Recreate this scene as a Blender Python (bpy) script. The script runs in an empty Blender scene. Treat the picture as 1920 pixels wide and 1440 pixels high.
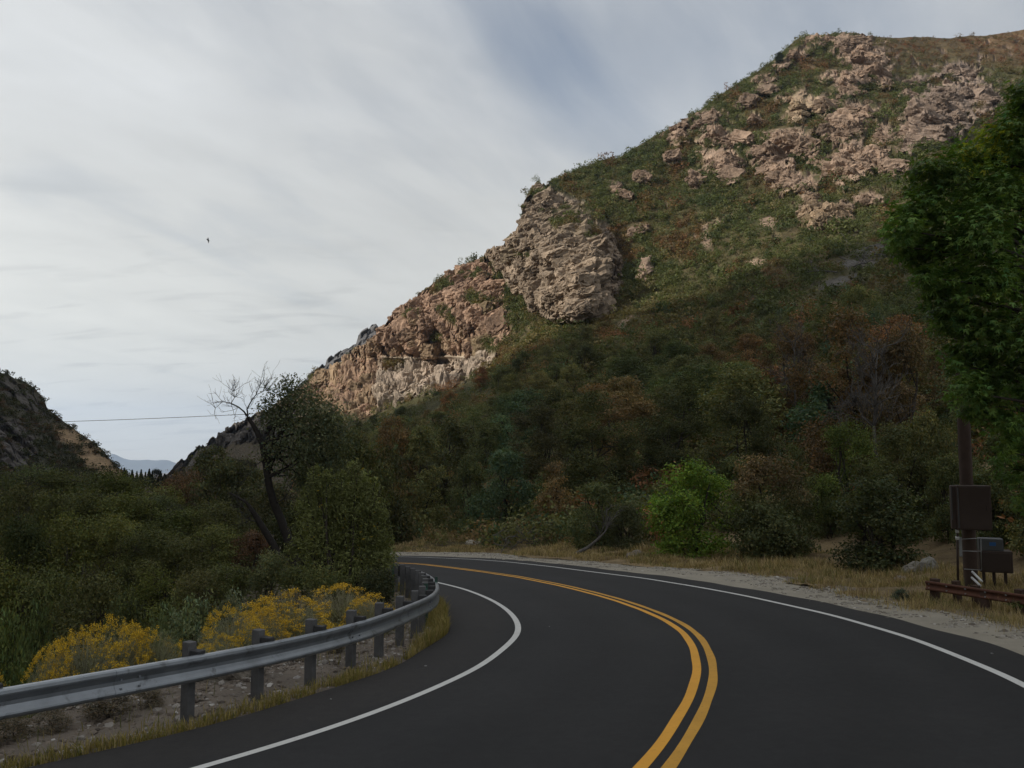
import bpy, math, random
import numpy as np
from mathutils import Vector, Matrix
R = math.radians
scene = bpy.context.scene
COL = scene.collection

# ------------------------------------------------------------------ camera, sky, sun
FPX, PITCH, CAMZ = 1560.0, R(4.8), 2.2            # focal length in pixels of the 1920 px wide photograph
cam_d = bpy.data.cameras.new('camera')
cam_d.sensor_width = 36.0; cam_d.lens = FPX / 1920 * 36; cam_d.clip_start = 0.1; cam_d.clip_end = 60000
cam = bpy.data.objects.new('camera', cam_d); COL.objects.link(cam)
cam.location = (0, 0, CAMZ); cam.rotation_euler = (R(90) + PITCH, 0, 0)
scene.camera = cam

TO_SUN = Vector((-0.88, -0.24, 0.43)).normalized()
sun_el = math.asin(TO_SUN.z); sun_az = math.atan2(TO_SUN.x, TO_SUN.y)
world = bpy.data.worlds.new('World'); scene.world = world; world.use_nodes = True
def build_world():
    nt = world.node_tree; N = nt.nodes; L = nt.links
    for n in list(N): N.remove(n)
    out = N.new('ShaderNodeOutputWorld'); bg = N.new('ShaderNodeBackground'); bg.inputs[1].default_value = 0.1
    L.new(bg.outputs[0], out.inputs[0])
    sky = N.new('ShaderNodeTexSky'); sky.sky_type = 'NISHITA'; sky.sun_disc = False
    sky.sun_elevation = sun_el; sky.sun_rotation = sun_az; sky.altitude = 1600; sky.air_density = 1.0; sky.dust_density = 0.6
    tc = N.new('ShaderNodeTexCoord'); sep = N.new('ShaderNodeSeparateXYZ'); L.new(tc.outputs['Generated'], sep.inputs[0])
    def M(op, a, b=None, c=None, clamp=False):
        n = N.new('ShaderNodeMath'); n.operation = op; n.use_clamp = clamp
        for i, v in enumerate((a, b, c)):
            if v is None: continue
            if isinstance(v, (int, float)): n.inputs[i].default_value = v
            else: L.new(v, n.inputs[i])
        return n.outputs[0]
    zz = M('ADD', M('MAXIMUM', sep.outputs[2], 0.0), 0.3)
    u = M('DIVIDE', sep.outputs[0], zz); v = M('DIVIDE', sep.outputs[1], zz)     # position on a flat cloud deck
    def noise(su, sv, ang, scale, det, rough, dist, off):
        ca, sa = math.cos(ang), math.sin(ang)
        uu = M('MULTIPLY', M('ADD', M('MULTIPLY', u, ca), M('MULTIPLY', v, sa)), su)
        vv = M('MULTIPLY', M('ADD', M('MULTIPLY', u, -sa), M('MULTIPLY', v, ca)), sv)
        cb = N.new('ShaderNodeCombineXYZ'); L.new(uu, cb.inputs[0]); L.new(vv, cb.inputs[1]); cb.inputs[2].default_value = off
        n = N.new('ShaderNodeTexNoise'); L.new(cb.outputs[0], n.inputs['Vector'])
        n.inputs['Scale'].default_value = scale; n.inputs['Detail'].default_value = det
        n.inputs['Roughness'].default_value = rough; n.inputs['Distortion'].default_value = dist
        return n.outputs[0]
    def gauss(u0, v0, ang, ru, rv):
        ca, sa = math.cos(ang), math.sin(ang)
        du = M('SUBTRACT', u, u0); dv = M('SUBTRACT', v, v0)
        a = M('DIVIDE', M('ADD', M('MULTIPLY', du, ca), M('MULTIPLY', dv, sa)), ru)
        b = M('DIVIDE', M('ADD', M('MULTIPLY', du, -sa), M('MULTIPLY', dv, ca)), rv)
        r2 = M('ADD', M('MULTIPLY', a, a), M('MULTIPLY', b, b))
        return M('EXPONENT', M('MULTIPLY', r2, -1.0))
    n1 = noise(1.0, 1.7, R(35), 1.3, 6, 0.5, 0.5, 3.1)
    n2 = noise(1.0, 2.6, R(56), 2.4, 7, 0.52, 0.4, 7.7)
    n3 = noise(1.0, 2.0, R(25), 2.6, 5, 0.5, 0.4, 1.3)
    n4 = noise(1.0, 3.2, R(8), 3.6, 6, 0.55, 0.5, 5.2)
    wisp = M('MULTIPLY', M('MULTIPLY', M('MAXIMUM', M('SUBTRACT', n4, 0.55), 0.0), -2.6), M('SUBTRACT', 1.0, M('MINIMUM', M('MULTIPLY', M('MAXIMUM', sep.outputs[2], 0.0), 3.2), 1.0)))
    # thin places in the deck: the dark streak above the ridge and the open sky over the summit
    streak = gauss(-0.0, 1.15, R(54), 0.32, 0.10)
    opening = gauss(0.30, 1.12, R(20), 0.44, 0.34)
    thin = M('ADD', M('MULTIPLY', streak, 0.36), M('MULTIPLY', opening, 0.58))
    cover = M('ADD', M('SUBTRACT', 1.02, thin), M('ADD', M('MULTIPLY', M('SUBTRACT', n1, 0.5), 0.40), M('MULTIPLY', M('SUBTRACT', n2, 0.5), 0.75)))
    cover = M('MINIMUM', M('MAXIMUM', cover, 0.22), 0.97)
    # cloud brightness: faint grey undersides
    br = M('ADD', 1.0, M('ADD', M('ADD', M('MULTIPLY', M('SUBTRACT', n3, 0.5), 0.26), wisp), M('ADD', M('MULTIPLY', M('SUBTRACT', n1, 0.5), 0.30), M('MULTIPLY', M('SUBTRACT', n2, 0.5), 0.30))))
    low = M('MULTIPLY', M('SUBTRACT', 1.0, M('MINIMUM', M('MULTIPLY', M('MAXIMUM', sep.outputs[2], 0.0), 3.0), 1.0)), 0.28)
    toward = M('ADD', M('ADD', M('MULTIPLY', sep.outputs[0], TO_SUN.x), M('MULTIPLY', sep.outputs[1], TO_SUN.y)), M('MULTIPLY', sep.outputs[2], TO_SUN.z))   # the deck glows towards the veiled sun
    br = M('MULTIPLY', M('ADD', br, low), M('ADD', 0.94, M('MULTIPLY', M('MAXIMUM', toward, 0.0), 0.55)))
    mixc = N.new('ShaderNodeMix'); mixc.data_type = 'RGBA'; mixc.blend_type = 'MULTIPLY'; mixc.inputs[0].default_value = 1
    mixc.inputs[6].default_value = (*CLOUD, 1)
    cb = N.new('ShaderNodeCombineColor'); lowm = M('SUBTRACT', 1.0, M('MINIMUM', M('MULTIPLY', M('MAXIMUM', sep.outputs[2], 0.0), 2.6), 1.0))
    [L.new(M('MULTIPLY', br, M('ADD', 1.0, M('MULTIPLY', lowm, k))), cb.inputs[i]) for i, k in enumerate((.05, .0, -.13))]
    L.new(cb.outputs[0], mixc.inputs[7])
    mx = N.new('ShaderNodeMix'); mx.data_type = 'RGBA'; L.new(cover, mx.inputs[0])
    sk = N.new('ShaderNodeMix'); sk.data_type = 'RGBA'; sk.blend_type = 'MULTIPLY'; sk.inputs[0].default_value = 1
    L.new(sky.outputs[0], sk.inputs[6]); sk.inputs[7].default_value = (*SKYMUL, 1)
    L.new(sk.outputs[2], mx.inputs[6]); L.new(mixc.outputs[2], mx.inputs[7])
    L.new(mx.outputs[2], bg.inputs[0])
CLOUD = (5.15, 5.23, 5.2)
SKYMUL = (1.3, 1.1, .95)
build_world()
sun_d = bpy.data.lights.new('sun', 'SUN'); sun_d.energy = 4.4; sun_d.angle = R(1.5); sun_d.color = (1.0, 0.93, 0.82)
sun = bpy.data.objects.new('sun', sun_d); COL.objects.link(sun)
sun.rotation_euler = TO_SUN.to_track_quat('Z', 'Y').to_euler(); sun.location = (-60, -30, 80)
vs = scene.view_settings; vs.view_transform = 'Standard'; vs.look = 'None'; vs.exposure = 0.35; vs.gamma = 1.0
scene.cycles.max_bounces = 5; scene.cycles.diffuse_bounces = 3; scene.cycles.glossy_bounces = 2
scene.cycles.transmission_bounces = 3; scene.cycles.volume_bounces = 0; scene.cycles.transparent_max_bounces = 4
scene.cycles.use_denoising = True

# ------------------------------------------------------------------ camera geometry for surveying the place
_f = np.array([0, math.cos(PITCH), math.sin(PITCH)]); _u = np.array([0, -math.sin(PITCH), math.cos(PITCH)]); _x = np.array([1., 0, 0])
C0 = np.array([0, 0, CAMZ])
PA, PB = 0.03, -0.075                              # the road surface is the plane z = PA x + PB y
def ray(px, py):
    px = np.asarray(px, float)[..., None]; py = np.asarray(py, float)[..., None]
    return (px - 960) / FPX * _x + (720 - py) / FPX * _u + _f
def at(px, py, t): return C0 + ray(px, py) * np.asarray(t, float)[..., None]
def project(P):
    v = np.asarray(P, float) - C0; d = v @ _f
    return 960 + FPX * (v @ _x) / d, 720 - FPX * (v @ _u) / d, d
def on_road(px, py):
    d = ray(px, py); t = -CAMZ / (d[..., 2] - PA * d[..., 0] - PB * d[..., 1]); return C0 + d * t[..., None]
def plane(x, y): return PA * x + PB * y

# ------------------------------------------------------------------ noise
_rs = np.random.RandomState(7)
_perm = np.tile(_rs.permutation(256), 3).astype(np.int64)
_grad = _rs.normal(size=(256, 3)); _grad /= np.linalg.norm(_grad, axis=1)[:, None]
_jit = _rs.rand(256, 3); _val = _rs.rand(256)
def _hash(i, j, k): return _perm[_perm[_perm[i & 255] + (j & 255)] + (k & 255)]
def perlin(p):
    i = np.floor(p).astype(np.int64); f = p - i; w = f * f * f * (f * (f * 6 - 15) + 10); out = 0
    for a in (0, 1):
        for b in (0, 1):
            for c in (0, 1):
                g = _grad[_hash(i[:, 0] + a, i[:, 1] + b, i[:, 2] + c)]
                d = (g[:, 0] * (f[:, 0] - a) + g[:, 1] * (f[:, 1] - b) + g[:, 2] * (f[:, 2] - c))
                out = out + d * (w[:, 0] if a else 1 - w[:, 0]) * (w[:, 1] if b else 1 - w[:, 1]) * (w[:, 2] if c else 1 - w[:, 2])
    return out * 1.5
def fbm(p, n=4, g=0.5, l=2.03):
    s = 0; a = 1.0
    for i in range(n): s = s + a * perlin(p * l ** i + 17.3 * i); a *= g
    return s
def ridged(p, n=4):
    s = 0; a = 1.0
    for i in range(n): s = s + a * (1 - 2 * np.abs(perlin(p * 2.03 ** i + 9.1 * i))); a *= 0.5
    return s * 0.6
def worley(p):
    i = np.floor(p).astype(np.int64); n = len(p)
    f1 = np.full(n, 9.); f2 = np.full(n, 9.); cid = np.zeros(n)
    for a in (-1, 0, 1):
        for b in (-1, 0, 1):
            for c in (-1, 0, 1):
                q = i + (a, b, c); h = _hash(q[:, 0], q[:, 1], q[:, 2]); d = np.linalg.norm(q + _jit[h] - p, axis=1)
                m = d < f1; f2 = np.where(m, f1, np.minimum(f2, d)); cid = np.where(m, _val[h], cid); f1 = np.where(m, d, f1)
    return f1, f2, cid
def facets(p, k):
    """jointed blocks: distances to the two nearest cells, a value per cell and a randomly tilted plane across each cell"""
    i = np.floor(p).astype(np.int64); n = len(p); f1 = np.full(n, 9.); f2 = np.full(n, 9.); hid = np.zeros(n, np.int64); dv = np.zeros((n, 3))
    for a in (-1, 0, 1):
        for b in (-1, 0, 1):
            for c in (-1, 0, 1):
                q = i + (a, b, c); h = _hash(q[:, 0], q[:, 1], q[:, 2]); v = p - q - _jit[h]; d = np.linalg.norm(v, axis=1)
                m = d < f1; f2 = np.where(m, f1, np.minimum(f2, d)); hid = np.where(m, h, hid); dv = np.where(m[:, None], v, dv); f1 = np.where(m, d, f1)
    return f1, f2, _val[hid], k * (_grad[_perm[hid + 31]] * dv).sum(1)
def sstep(a, b, x):
    t = np.clip((x - a) / (b - a), 0, 1); return t * t * (3 - 2 * t)

# ------------------------------------------------------------------ meshes and objects
def new_mesh(name, V, F, cols=None, smooth=False, mat=None):
    """F: list of int arrays (n, k)"""
    me = bpy.data.meshes.new(name)
    V = np.asarray(V, np.float32).reshape(-1, 3); F = [np.asarray(f, np.int32) for f in F if len(f)]
    me.vertices.add(len(V)); me.vertices.foreach_set('co', V.ravel())
    loops = np.concatenate([f.ravel() for f in F]); ks = np.concatenate([np.full(len(f), f.shape[1], np.int32) for f in F])
    st = np.concatenate([[0], np.cumsum(ks)[:-1]]).astype(np.int32)
    me.loops.add(len(loops)); me.loops.foreach_set('vertex_index', loops)
    me.polygons.add(len(ks)); me.polygons.foreach_set('loop_start', st)
    me.polygons.foreach_set('use_smooth', np.full(len(ks), smooth, bool))
    if cols is not None:
        c = np.ones((len(V), 4), np.float32); c[:, :3] = cols
        me.attributes.new('Col', 'FLOAT_COLOR', 'POINT').data.foreach_set('color', c.ravel())
    me.update(calc_edges=True); me.validate()
    if mat: me.materials.append(mat)
    return me
class MB:
    def __init__(s): s.V = []; s.F = {}; s.C = []; s.n = 0
    def add(s, V, F, col=None):
        V = np.asarray(V, float).reshape(-1, 3)
        for f in (F if isinstance(F, list) else [F]):
            f = np.asarray(f, np.int64); s.F.setdefault(f.shape[1], []).append(f + s.n)
        s.V.append(V); c = np.ones((len(V), 3)) * (1 if col is None else np.asarray(col)); s.C.append(c); s.n += len(V); return s
    def mesh(s, name, mat, smooth=False):
        return new_mesh(name, np.concatenate(s.V), [np.concatenate(v) for v in s.F.values()], np.concatenate(s.C), smooth, mat)
    def obj(s, name, mat, parent=None, smooth=False, loc=None):
        return link(name, s.mesh(name, mat, smooth), parent, loc)
    def box(s, c, size, rz=0, col=None, rx=0, ry=0):
        x, y, z = np.array(size) / 2
        V = np.array([(-x, -y, -z), (x, -y, -z), (x, y, -z), (-x, y, -z), (-x, -y, z), (x, -y, z), (x, y, z), (-x, y, z)])
        m = np.array(Matrix.Rotation(rz, 3, 'Z') @ Matrix.Rotation(ry, 3, 'Y') @ Matrix.Rotation(rx, 3, 'X'))
        return s.add(V @ m.T + np.array(c), np.array([(0, 3, 2, 1), (4, 5, 6, 7), (0, 1, 5, 4), (1, 2, 6, 5), (2, 3, 7, 6), (3, 0, 4, 7)]), col)
    def bbox(s, c, size, b=0.01, rz=0, col=None):
        """box with chamfered edges"""
        x, y, z = np.array(size) / 2; V = []
        for sx in (-1, 1):
            for sy in (-1, 1):
                for sz in (-1, 1):
                    V += [(sx * (x - b), sy * (y - b), sz * z), (sx * (x - b), sy * y, sz * (z - b)), (sx * x, sy * (y - b), sz * (z - b))]
        V = np.array(V); m = np.array(Matrix.Rotation(rz, 3, 'Z'))
        idx = lambda sx, sy, sz, k: ((sx > 0) * 4 + (sy > 0) * 2 + (sz > 0)) * 3 + k
        q = []; t = []
        for sz in (-1, 1): q.append([idx(-1, -1, sz, 0), idx(1, -1, sz, 0), idx(1, 1, sz, 0), idx(-1, 1, sz, 0)][::sz])
        for sy in (-1, 1): q.append([idx(-1, sy, -1, 1), idx(1, sy, -1, 1), idx(1, sy, 1, 1), idx(-1, sy, 1, 1)][::-sy])
        for sx in (-1, 1): q.append([idx(sx, -1, -1, 2), idx(sx, 1, -1, 2), idx(sx, 1, 1, 2), idx(sx, -1, 1, 2)][::sx])
        for a in (-1, 1):
            for c2 in (-1, 1):
                q.append([idx(-1, a, c2, 0), idx(1, a, c2, 0), idx(1, a, c2, 1), idx(-1, a, c2, 1)])
                q.append([idx(a, -1, c2, 0), idx(a, 1, c2, 0), idx(a, 1, c2, 2), idx(a, -1, c2, 2)])
                q.append([idx(a, c2, -1, 1), idx(a, c2, 1, 1), idx(a, c2, 1, 2), idx(a, c2, -1, 2)])
                for d in (-1, 1): t.append([idx(a, c2, d, 0), idx(a, c2, d, 1), idx(a, c2, d, 2)])
        return s.add(V @ m.T + np.array(c), [np.array(q), np.array(t)], col)
    def tube(s, P, r, k=6, col=None, cap=True):
        P = np.asarray(P, float); n = len(P); r = np.broadcast_to(np.asarray(r, float), (n,))
        T = np.gradient(P, axis=0); T /= np.linalg.norm(T, axis=1)[:, None] + 1e-9
        ref = np.array([0.31, 0.95, 0.05]) if abs(T[0, 2]) > .8 else np.array([0, 0, 1.])
        A = np.cross(T, ref); A /= np.linalg.norm(A, axis=1)[:, None] + 1e-9; B = np.cross(T, A)
        a = np.arange(k) * 2 * math.pi / k
        V = P[:, None] + r[:, None, None] * (np.cos(a)[None, :, None] * A[:, None] + np.sin(a)[None, :, None] * B[:, None])
        i = np.arange(n - 1)[:, None] * k + np.arange(k)[None]; j = np.arange(n - 1)[:, None] * k + (np.arange(k)[None] + 1) % k
        F = np.stack([i, j, j + k, i + k], -1).reshape(-1, 4)
        FF = [F]
        if cap and k >= 3: FF.append(np.array([np.arange(k)[::-1]])); FF.append(np.array([np.arange(k) + (n - 1) * k]))
        return s.add(V.reshape(-1, 3), FF, col)
def link(name, data, parent=None, loc=None):
    o = bpy.data.objects.new(name, data); COL.objects.link(o)
    if parent is not None: o.parent = parent
    if loc is not None: o.location = [float(v) for v in loc]
    return o
def tag(o, label=None, cat=None, group=None, kind=None):
    for k, v in (('label', label), ('category', cat), ('group', group), ('kind', kind)):
        if v: o[k] = v
    return o
def empty(name, loc=(0, 0, 0), rz=0):
    o = link(name, None, None, loc); o.rotation_euler = (0, 0, rz); o.empty_display_size = 0.3; return o

# ------------------------------------------------------------------ materials
def material(name, build):
    m = bpy.data.materials.new(name); m.use_nodes = True; nt = m.node_tree
    for n in list(nt.nodes): nt.nodes.remove(n)
    out = nt.nodes.new('ShaderNodeOutputMaterial'); build(nt, nt.nodes, nt.links, out); return m
def _noise(N, L, scale, det=5, rough=.55, vec=None, coord='Object', dist=0):
    n = N.new('ShaderNodeTexNoise'); n.inputs['Scale'].default_value = scale; n.inputs['Detail'].default_value = det
    n.inputs['Roughness'].default_value = rough; n.inputs['Distortion'].default_value = dist
    if vec is None:
        t = N.new('ShaderNodeTexCoord'); vec = t.outputs[coord]
    L.new(vec, n.inputs['Vector']); return n.outputs[0]
def _ramp(N, L, fac, stops):
    r = N.new('ShaderNodeValToRGB'); e = r.color_ramp.elements
    while len(e) < len(stops): e.new(0.5)
    for q, (p, c) in zip(e, stops): q.position = p; q.color = (*c, 1) if len(c) == 3 else c
    L.new(fac, r.inputs[0]); return r.outputs[0]
def _mixc(N, L, a, b, fac=1.0, mode='MULTIPLY'):
    m = N.new('ShaderNodeMix'); m.data_type = 'RGBA'; m.blend_type = mode
    for i, v in ((0, fac), (6, a), (7, b)):
        if isinstance(v, (int, float)): m.inputs[i].default_value = v
        elif isinstance(v, tuple): m.inputs[i].default_value = (*v, 1)
        else: L.new(v, m.inputs[i])
    return m.outputs[2]
def _bump(N, L, h, strength, dist=0.02):
    b = N.new('ShaderNodeBump'); b.inputs['Strength'].default_value = strength; b.inputs['Distance'].default_value = dist
    L.new(h, b.inputs['Height']); return b.outputs[0]
def surface(name, color, rough=.8, metal=0, var=.25, scale=6, bump=.3, bscale=60, bdist=.01, spec=.3, use_col=False, stain=None):
    """one colour broken by noise; use_col multiplies the mesh's own colour attribute in"""
    def b(nt, N, L, out):
        p = N.new('ShaderNodeBsdfPrincipled'); L.new(p.outputs[0], out.inputs[0])
        n = _noise(N, L, scale, 7, .6)
        c = _ramp(N, L, n, [(.25, tuple(v * (1 - var) for v in color)), (.75, tuple(min(1, v * (1 + var)) for v in color))])
        if stain:
            f = _ramp(N, L, _noise(N, L, stain[1], 6, .65, dist=.4), [(stain[2], (0, 0, 0)), (stain[2] + .15, (1, 1, 1))])
            c = _mixc(N, L, c, stain[0], f, 'MIX')
        if use_col:
            a = N.new('ShaderNodeAttribute'); a.attribute_name = 'Col'; c = _mixc(N, L, c, a.outputs[0])
        L.new(c, p.inputs['Base Color'])
        p.inputs['Roughness'].default_value = rough; p.inputs['Metallic'].default_value = metal
        p.inputs['Specular IOR Level'].default_value = spec
        if bump: L.new(_bump(N, L, _noise(N, L, bscale, 4, .6), bump, bdist), p.inputs['Normal'])
    return material(name, b)
def leafmat(name, trans=.28, spec=.10, rough=.6):
    """leaf colour = mesh colour attribute x object colour"""
    def b(nt, N, L, out):
        a = N.new('ShaderNodeAttribute'); a.attribute_name = 'Col'
        oi = N.new('ShaderNodeObjectInfo'); c = _mixc(N, L, a.outputs[0], oi.outputs['Color'])
        p = N.new('ShaderNodeBsdfPrincipled'); L.new(c, p.inputs['Base Color']); p.inputs['Roughness'].default_value = rough
        p.inputs['Specular IOR Level'].default_value = spec
        t = N.new('ShaderNodeBsdfTranslucent'); L.new(_mixc(N, L, c, (1.25, 1.3, .55)), t.inputs[0])
        m = N.new('ShaderNodeMixShader'); m.inputs[0].default_value = trans
        L.new(p.outputs[0], m.inputs[1]); L.new(t.outputs[0], m.inputs[2]); L.new(m.outputs[0], out.inputs[0])
    return material(name, b)
M_LEAF = leafmat('foliage'); M_MAPLE = leafmat('broad_leaves', .3, .2, .5); M_GRASS = leafmat('grass_blades', .25, .1, .8)
M_BARK = surface('bark', (.034, .028, .023), .9, 0, .4, 9, .6, 40, .02)
M_DEAD = surface('dead_bark', (.085, .078, .072), .9, 0, .35, 6, .5, 40, .02)
M_DARKBARK = surface('dark_bark', (.022, .019, .017), .95, 0, .4, 9, .6, 40, .02)

# ------------------------------------------------------------------ the road
def resample(P, step=0.25, smooth=9):
    P = np.asarray(P, float); s = np.concatenate([[0], np.cumsum(np.linalg.norm(np.diff(P, axis=0), axis=1))])
    t = np.arange(0, s[-1], step); Q = np.stack([np.interp(t, s, P[:, i]) for i in range(P.shape[1])], 1)
    k = int(smooth / step * .25) | 1
    if k > 1:
        w = np.hanning(k + 2)[1:-1]; w /= w.sum(); h = k // 2
        for _ in range(2):
            E = np.concatenate([2 * Q[0] - Q[h:0:-1], Q, 2 * Q[-1] - Q[-2:-h - 2:-1]])
            Q = np.stack([np.convolve(E[:, i], w, 'valid') for i in range(P.shape[1])], 1)
    return Q
def traced(pts, far, near):
    """far end -> near end, in metres on the road surface"""
    q = on_road(*np.array(pts, float).T)[:, :2]
    return resample(np.concatenate([far, q, near]))
INNER = traced([(775.4,1083.8),(802.5,1089.6),(838,1098),(869,1106),(900.4,1117.7),(925.4,1129.2),(948.3,1143.8),(965,1160.4),(972.9,1177),(971,1193.8),(950,1215),(900,1255),(800,1302),(700,1342.5),(600,1377.5),(500,1410),(400,1438)],
               [(-34, 58), (-20, 48), (-9, 38)], [(-3.3, 7.2), (-5.2, 5.0), (-8.5, 2.2), (-14, -1.2)])
YELLOW = traced([(785.8,1058.3),(848,1065.6),(911,1074),(973,1083.3),(1000,1088.7),(1052,1099),(1104,1111.7),(1156,1126),(1208,1144),(1250,1161.7),(1281,1179),(1306,1202),(1320,1235),(1324,1258),(1322,1285),(1305,1330),(1274,1385),(1237,1440)],
               [(-30, 62.5), (-18, 54.5), (-9.3, 47.6)], [(.9, 6.6), (-.3, 4.6), (-2.8, 1.6), (-7.5, -2.5)])
OUTER = traced([(890,1050),(952.5,1054.8),(1036,1064),(1104,1073),(1208,1086),(1312.5,1103.3),(1396,1119),(1560,1156),(1710,1200),(1810,1240),(1910,1282)],
               [(-27, 67), (-15, 59.5), (-5.2, 49.3)], [(5.75, 8.7), (4.9, 6.0), (3.4, 3.2), (.5, -.6), (-4, -5)])
def normals(P):
    T = np.gradient(P, axis=0); T /= np.linalg.norm(T, axis=1)[:, None]; return np.stack([-T[:, 1], T[:, 0]], 1)   # left of travel far -> near = outer side
def offset(P, d): return P + normals(P) * np.broadcast_to(np.asarray(d, float), (len(P),))[:, None]
def ribbon(name, A, B, z, mat, n=1, edge=0.0):
    """sheet between two polylines of equal length, lying z above the road plane"""
    k = np.linspace(0, 1, n + 1)[None, :, None]; P = A[:, None] * (1 - k) + B[:, None] * k; m = n + 1
    V = np.concatenate([P, (plane(P[..., 0], P[..., 1]) + z)[..., None]], -1).reshape(-1, 3)
    i = np.arange(len(A) - 1)[:, None] * m + np.arange(n)[None]; F = np.stack([i, i + 1, i + m + 1, i + m], -1).reshape(-1, 4)
    return link(name, new_mesh(name, V, [F], None, False, mat))
def lateral(o, n):
    a = o.data.attributes.new('across', 'FLOAT', 'POINT'); a.data.foreach_set('value', np.tile(np.linspace(0, 1, n + 1), len(o.data.vertices) // (n + 1)).astype(np.float32)); return o
def to_n(P, n):
    s = np.concatenate([[0], np.cumsum(np.linalg.norm(np.diff(P, axis=0), axis=1))]); t = np.linspace(0, s[-1], n)
    return np.stack([np.interp(t, s, P[:, i]) for i in (0, 1)], 1)
def asphalt(nt, N, L, out):
    p = N.new('ShaderNodeBsdfPrincipled'); L.new(p.outputs[0], out.inputs[0])
    big = _noise(N, L, .35, 5, .6); fine = _noise(N, L, 95, 3, .7); mid = _noise(N, L, 7, 6, .6, dist=.5)
    c = _ramp(N, L, big, [(.3, (.0155, .016, .0175)), (.7, (.0215, .0215, .0225))])
    c = _mixc(N, L, c, _ramp(N, L, fine, [(.3, (.62, .62, .63)), (.62, (1.1, 1.1, 1.1)), (.78, (1.7, 1.65, 1.6))]))
    c = _mixc(N, L, c, _ramp(N, L, mid, [(.3, (.82, .82, .83)), (.7, (1.18, 1.16, 1.14))]))
    # wheel tracks polished a little paler, dusty brown shoulders
    at_ = N.new('ShaderNodeAttribute'); at_.attribute_name = 'across'; wob = N.new('ShaderNodeMath'); wob.operation = 'MULTIPLY_ADD'; L.new(_noise(N, L, .9, 5, .6), wob.inputs[0]); wob.inputs[1].default_value = .05; L.new(at_.outputs['Fac'], wob.inputs[2])
    band = _ramp(N, L, wob.outputs[0], [(0, (1.35, 1.22, 1.12)), (.14, (1.22, 1.14, 1.08)), (.18, (.94, .94, .95)), (.27, (1.12, 1.12, 1.13)), (.36, (.9, .9, .91)), (.46, (1.1, 1.1, 1.1)), (.55, (.9, .9, .91)), (.64, (1.1, 1.1, 1.11)), (.74, (.9, .9, .9)), (.83, (1.1, 1.1, 1.1)), (.9, (.93, .93, .94)), (1, (1.2, 1.15, 1.1))])
    c = _mixc(N, L, c, band)
    # faint pale scuffs on the lanes
    sc = _ramp(N, L, _noise(N, L, 2.3, 9, .72, dist=1.2), [(.66, (0, 0, 0)), (.74, (1, 1, 1))])
    sc2 = _ramp(N, L, _noise(N, L, 30, 5, .7), [(.5, (0, 0, 0)), (.66, (1, 1, 1))])
    c = _mixc(N, L, c, (.06, .058, .056), _mixc(N, L, _mixc(N, L, sc, sc2), (.5, .5, .5)), 'MIX')
    L.new(c, p.inputs['Base Color']); p.inputs['Roughness'].default_value = .82; p.inputs['Specular IOR Level'].default_value = .22
    L.new(_bump(N, L, _noise(N, L, 130, 3, .7), .5, .006), p.inputs['Normal'])
M_ASPHALT = material('asphalt', asphalt)
M_WHITE = surface('white_road_paint', (.50, .50, .49), .7, 0, .07, 3, .3, 120, .003, stain=((.26, .25, .245), 28, .585))
M_YELLOW = surface('yellow_road_paint', (.60, .29, .030), .7, 0, .1, 2.2, .3, 120, .003, stain=((.34, .18, .035), 22, .585))
M_GRAVEL = surface('pale_gravel', (.27, .245, .20), .95, 0, .18, 1.6, .9, 45, .03, stain=((.15, .135, .115), 24, .60))
IN_EDGE = offset(INNER, -1.36 + .05 * np.sin(np.arange(len(INNER)) * .11) + .03 * np.sin(np.arange(len(INNER)) * .37))
d_out = np.interp(np.arange(len(OUTER)) / len(OUTER), [0, .3, .62, .8, 1], [1.1, 1.15, 1.0, .85, .9])
OUT_EDGE = offset(OUTER, d_out + .04 * np.sin(np.arange(len(OUTER)) * .5) + .04 * np.sin(np.arange(len(OUTER)) * .19))
n_r = 420
tag(lateral(ribbon('road', to_n(IN_EDGE, n_r), to_n(OUT_EDGE, n_r), .03, M_ASPHALT, 24), 24), kind='structure')
tag(ribbon('white_edge_line', offset(INNER, -.055), offset(INNER, .06), .034, M_WHITE), kind='structure')
tag(ribbon('white_edge_line', offset(OUTER, -.06), offset(OUTER, .06), .034, M_WHITE), kind='structure')
iy = np.arange(len(YELLOW)); wob = .012 * np.sin(iy * .31) * np.clip(np.sin(iy * .047), 0, 1) + .005 * np.sin(iy * .83 + 1)
tag(ribbon('yellow_center_line', offset(YELLOW, -.175 + wob), offset(YELLOW, -.055 + wob * .4), .034, M_YELLOW), kind='structure')
tag(ribbon('yellow_center_line', offset(YELLOW, .05 + wob * .5), offset(YELLOW, .165 - wob), .034, surface('worn_yellow_road_paint', (.47, .245, .032), .75, 0, .14, 2.2, .3, 120, .003, stain=((.27, .15, .035), 20, .56))), kind='structure')
GRAV = resample(np.concatenate([[(-40, 78), (-26, 71)], on_road(*np.array([(760,1036),(900,1037),(1000,1046),(1117,1054),(1230,1065),(1396,1075),(1520,1102),(1640,1132),(1727,1150),(1793,1158),(1844,1166),(1910,1182)], float).T)[:, :2], [(8.6, 12.4), (8.1, 9.8), (7.3, 7.0)]]), .25, 5)
GRAV = offset(GRAV, .10 * np.sin(np.arange(len(GRAV)) * .31) + .08 * np.sin(np.arange(len(GRAV)) * .83 + 1))
def facing(A, B):
    """for every point of A the point of B across from it, never running backwards"""
    i = np.array([np.argmin(((B - a) ** 2).sum(1)) for a in A], float); i = np.maximum.accumulate(i); w = np.hanning(25); w /= w.sum()
    i = np.convolve(np.concatenate([np.full(12, i[0]), i, np.full(12, i[-1])]), w, 'valid'); k = np.arange(len(B)); return np.stack([np.interp(i, k, B[:, j]) for j in (0, 1)], 1)
g_in = to_n(offset(OUT_EDGE, -.5), n_r)
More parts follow.
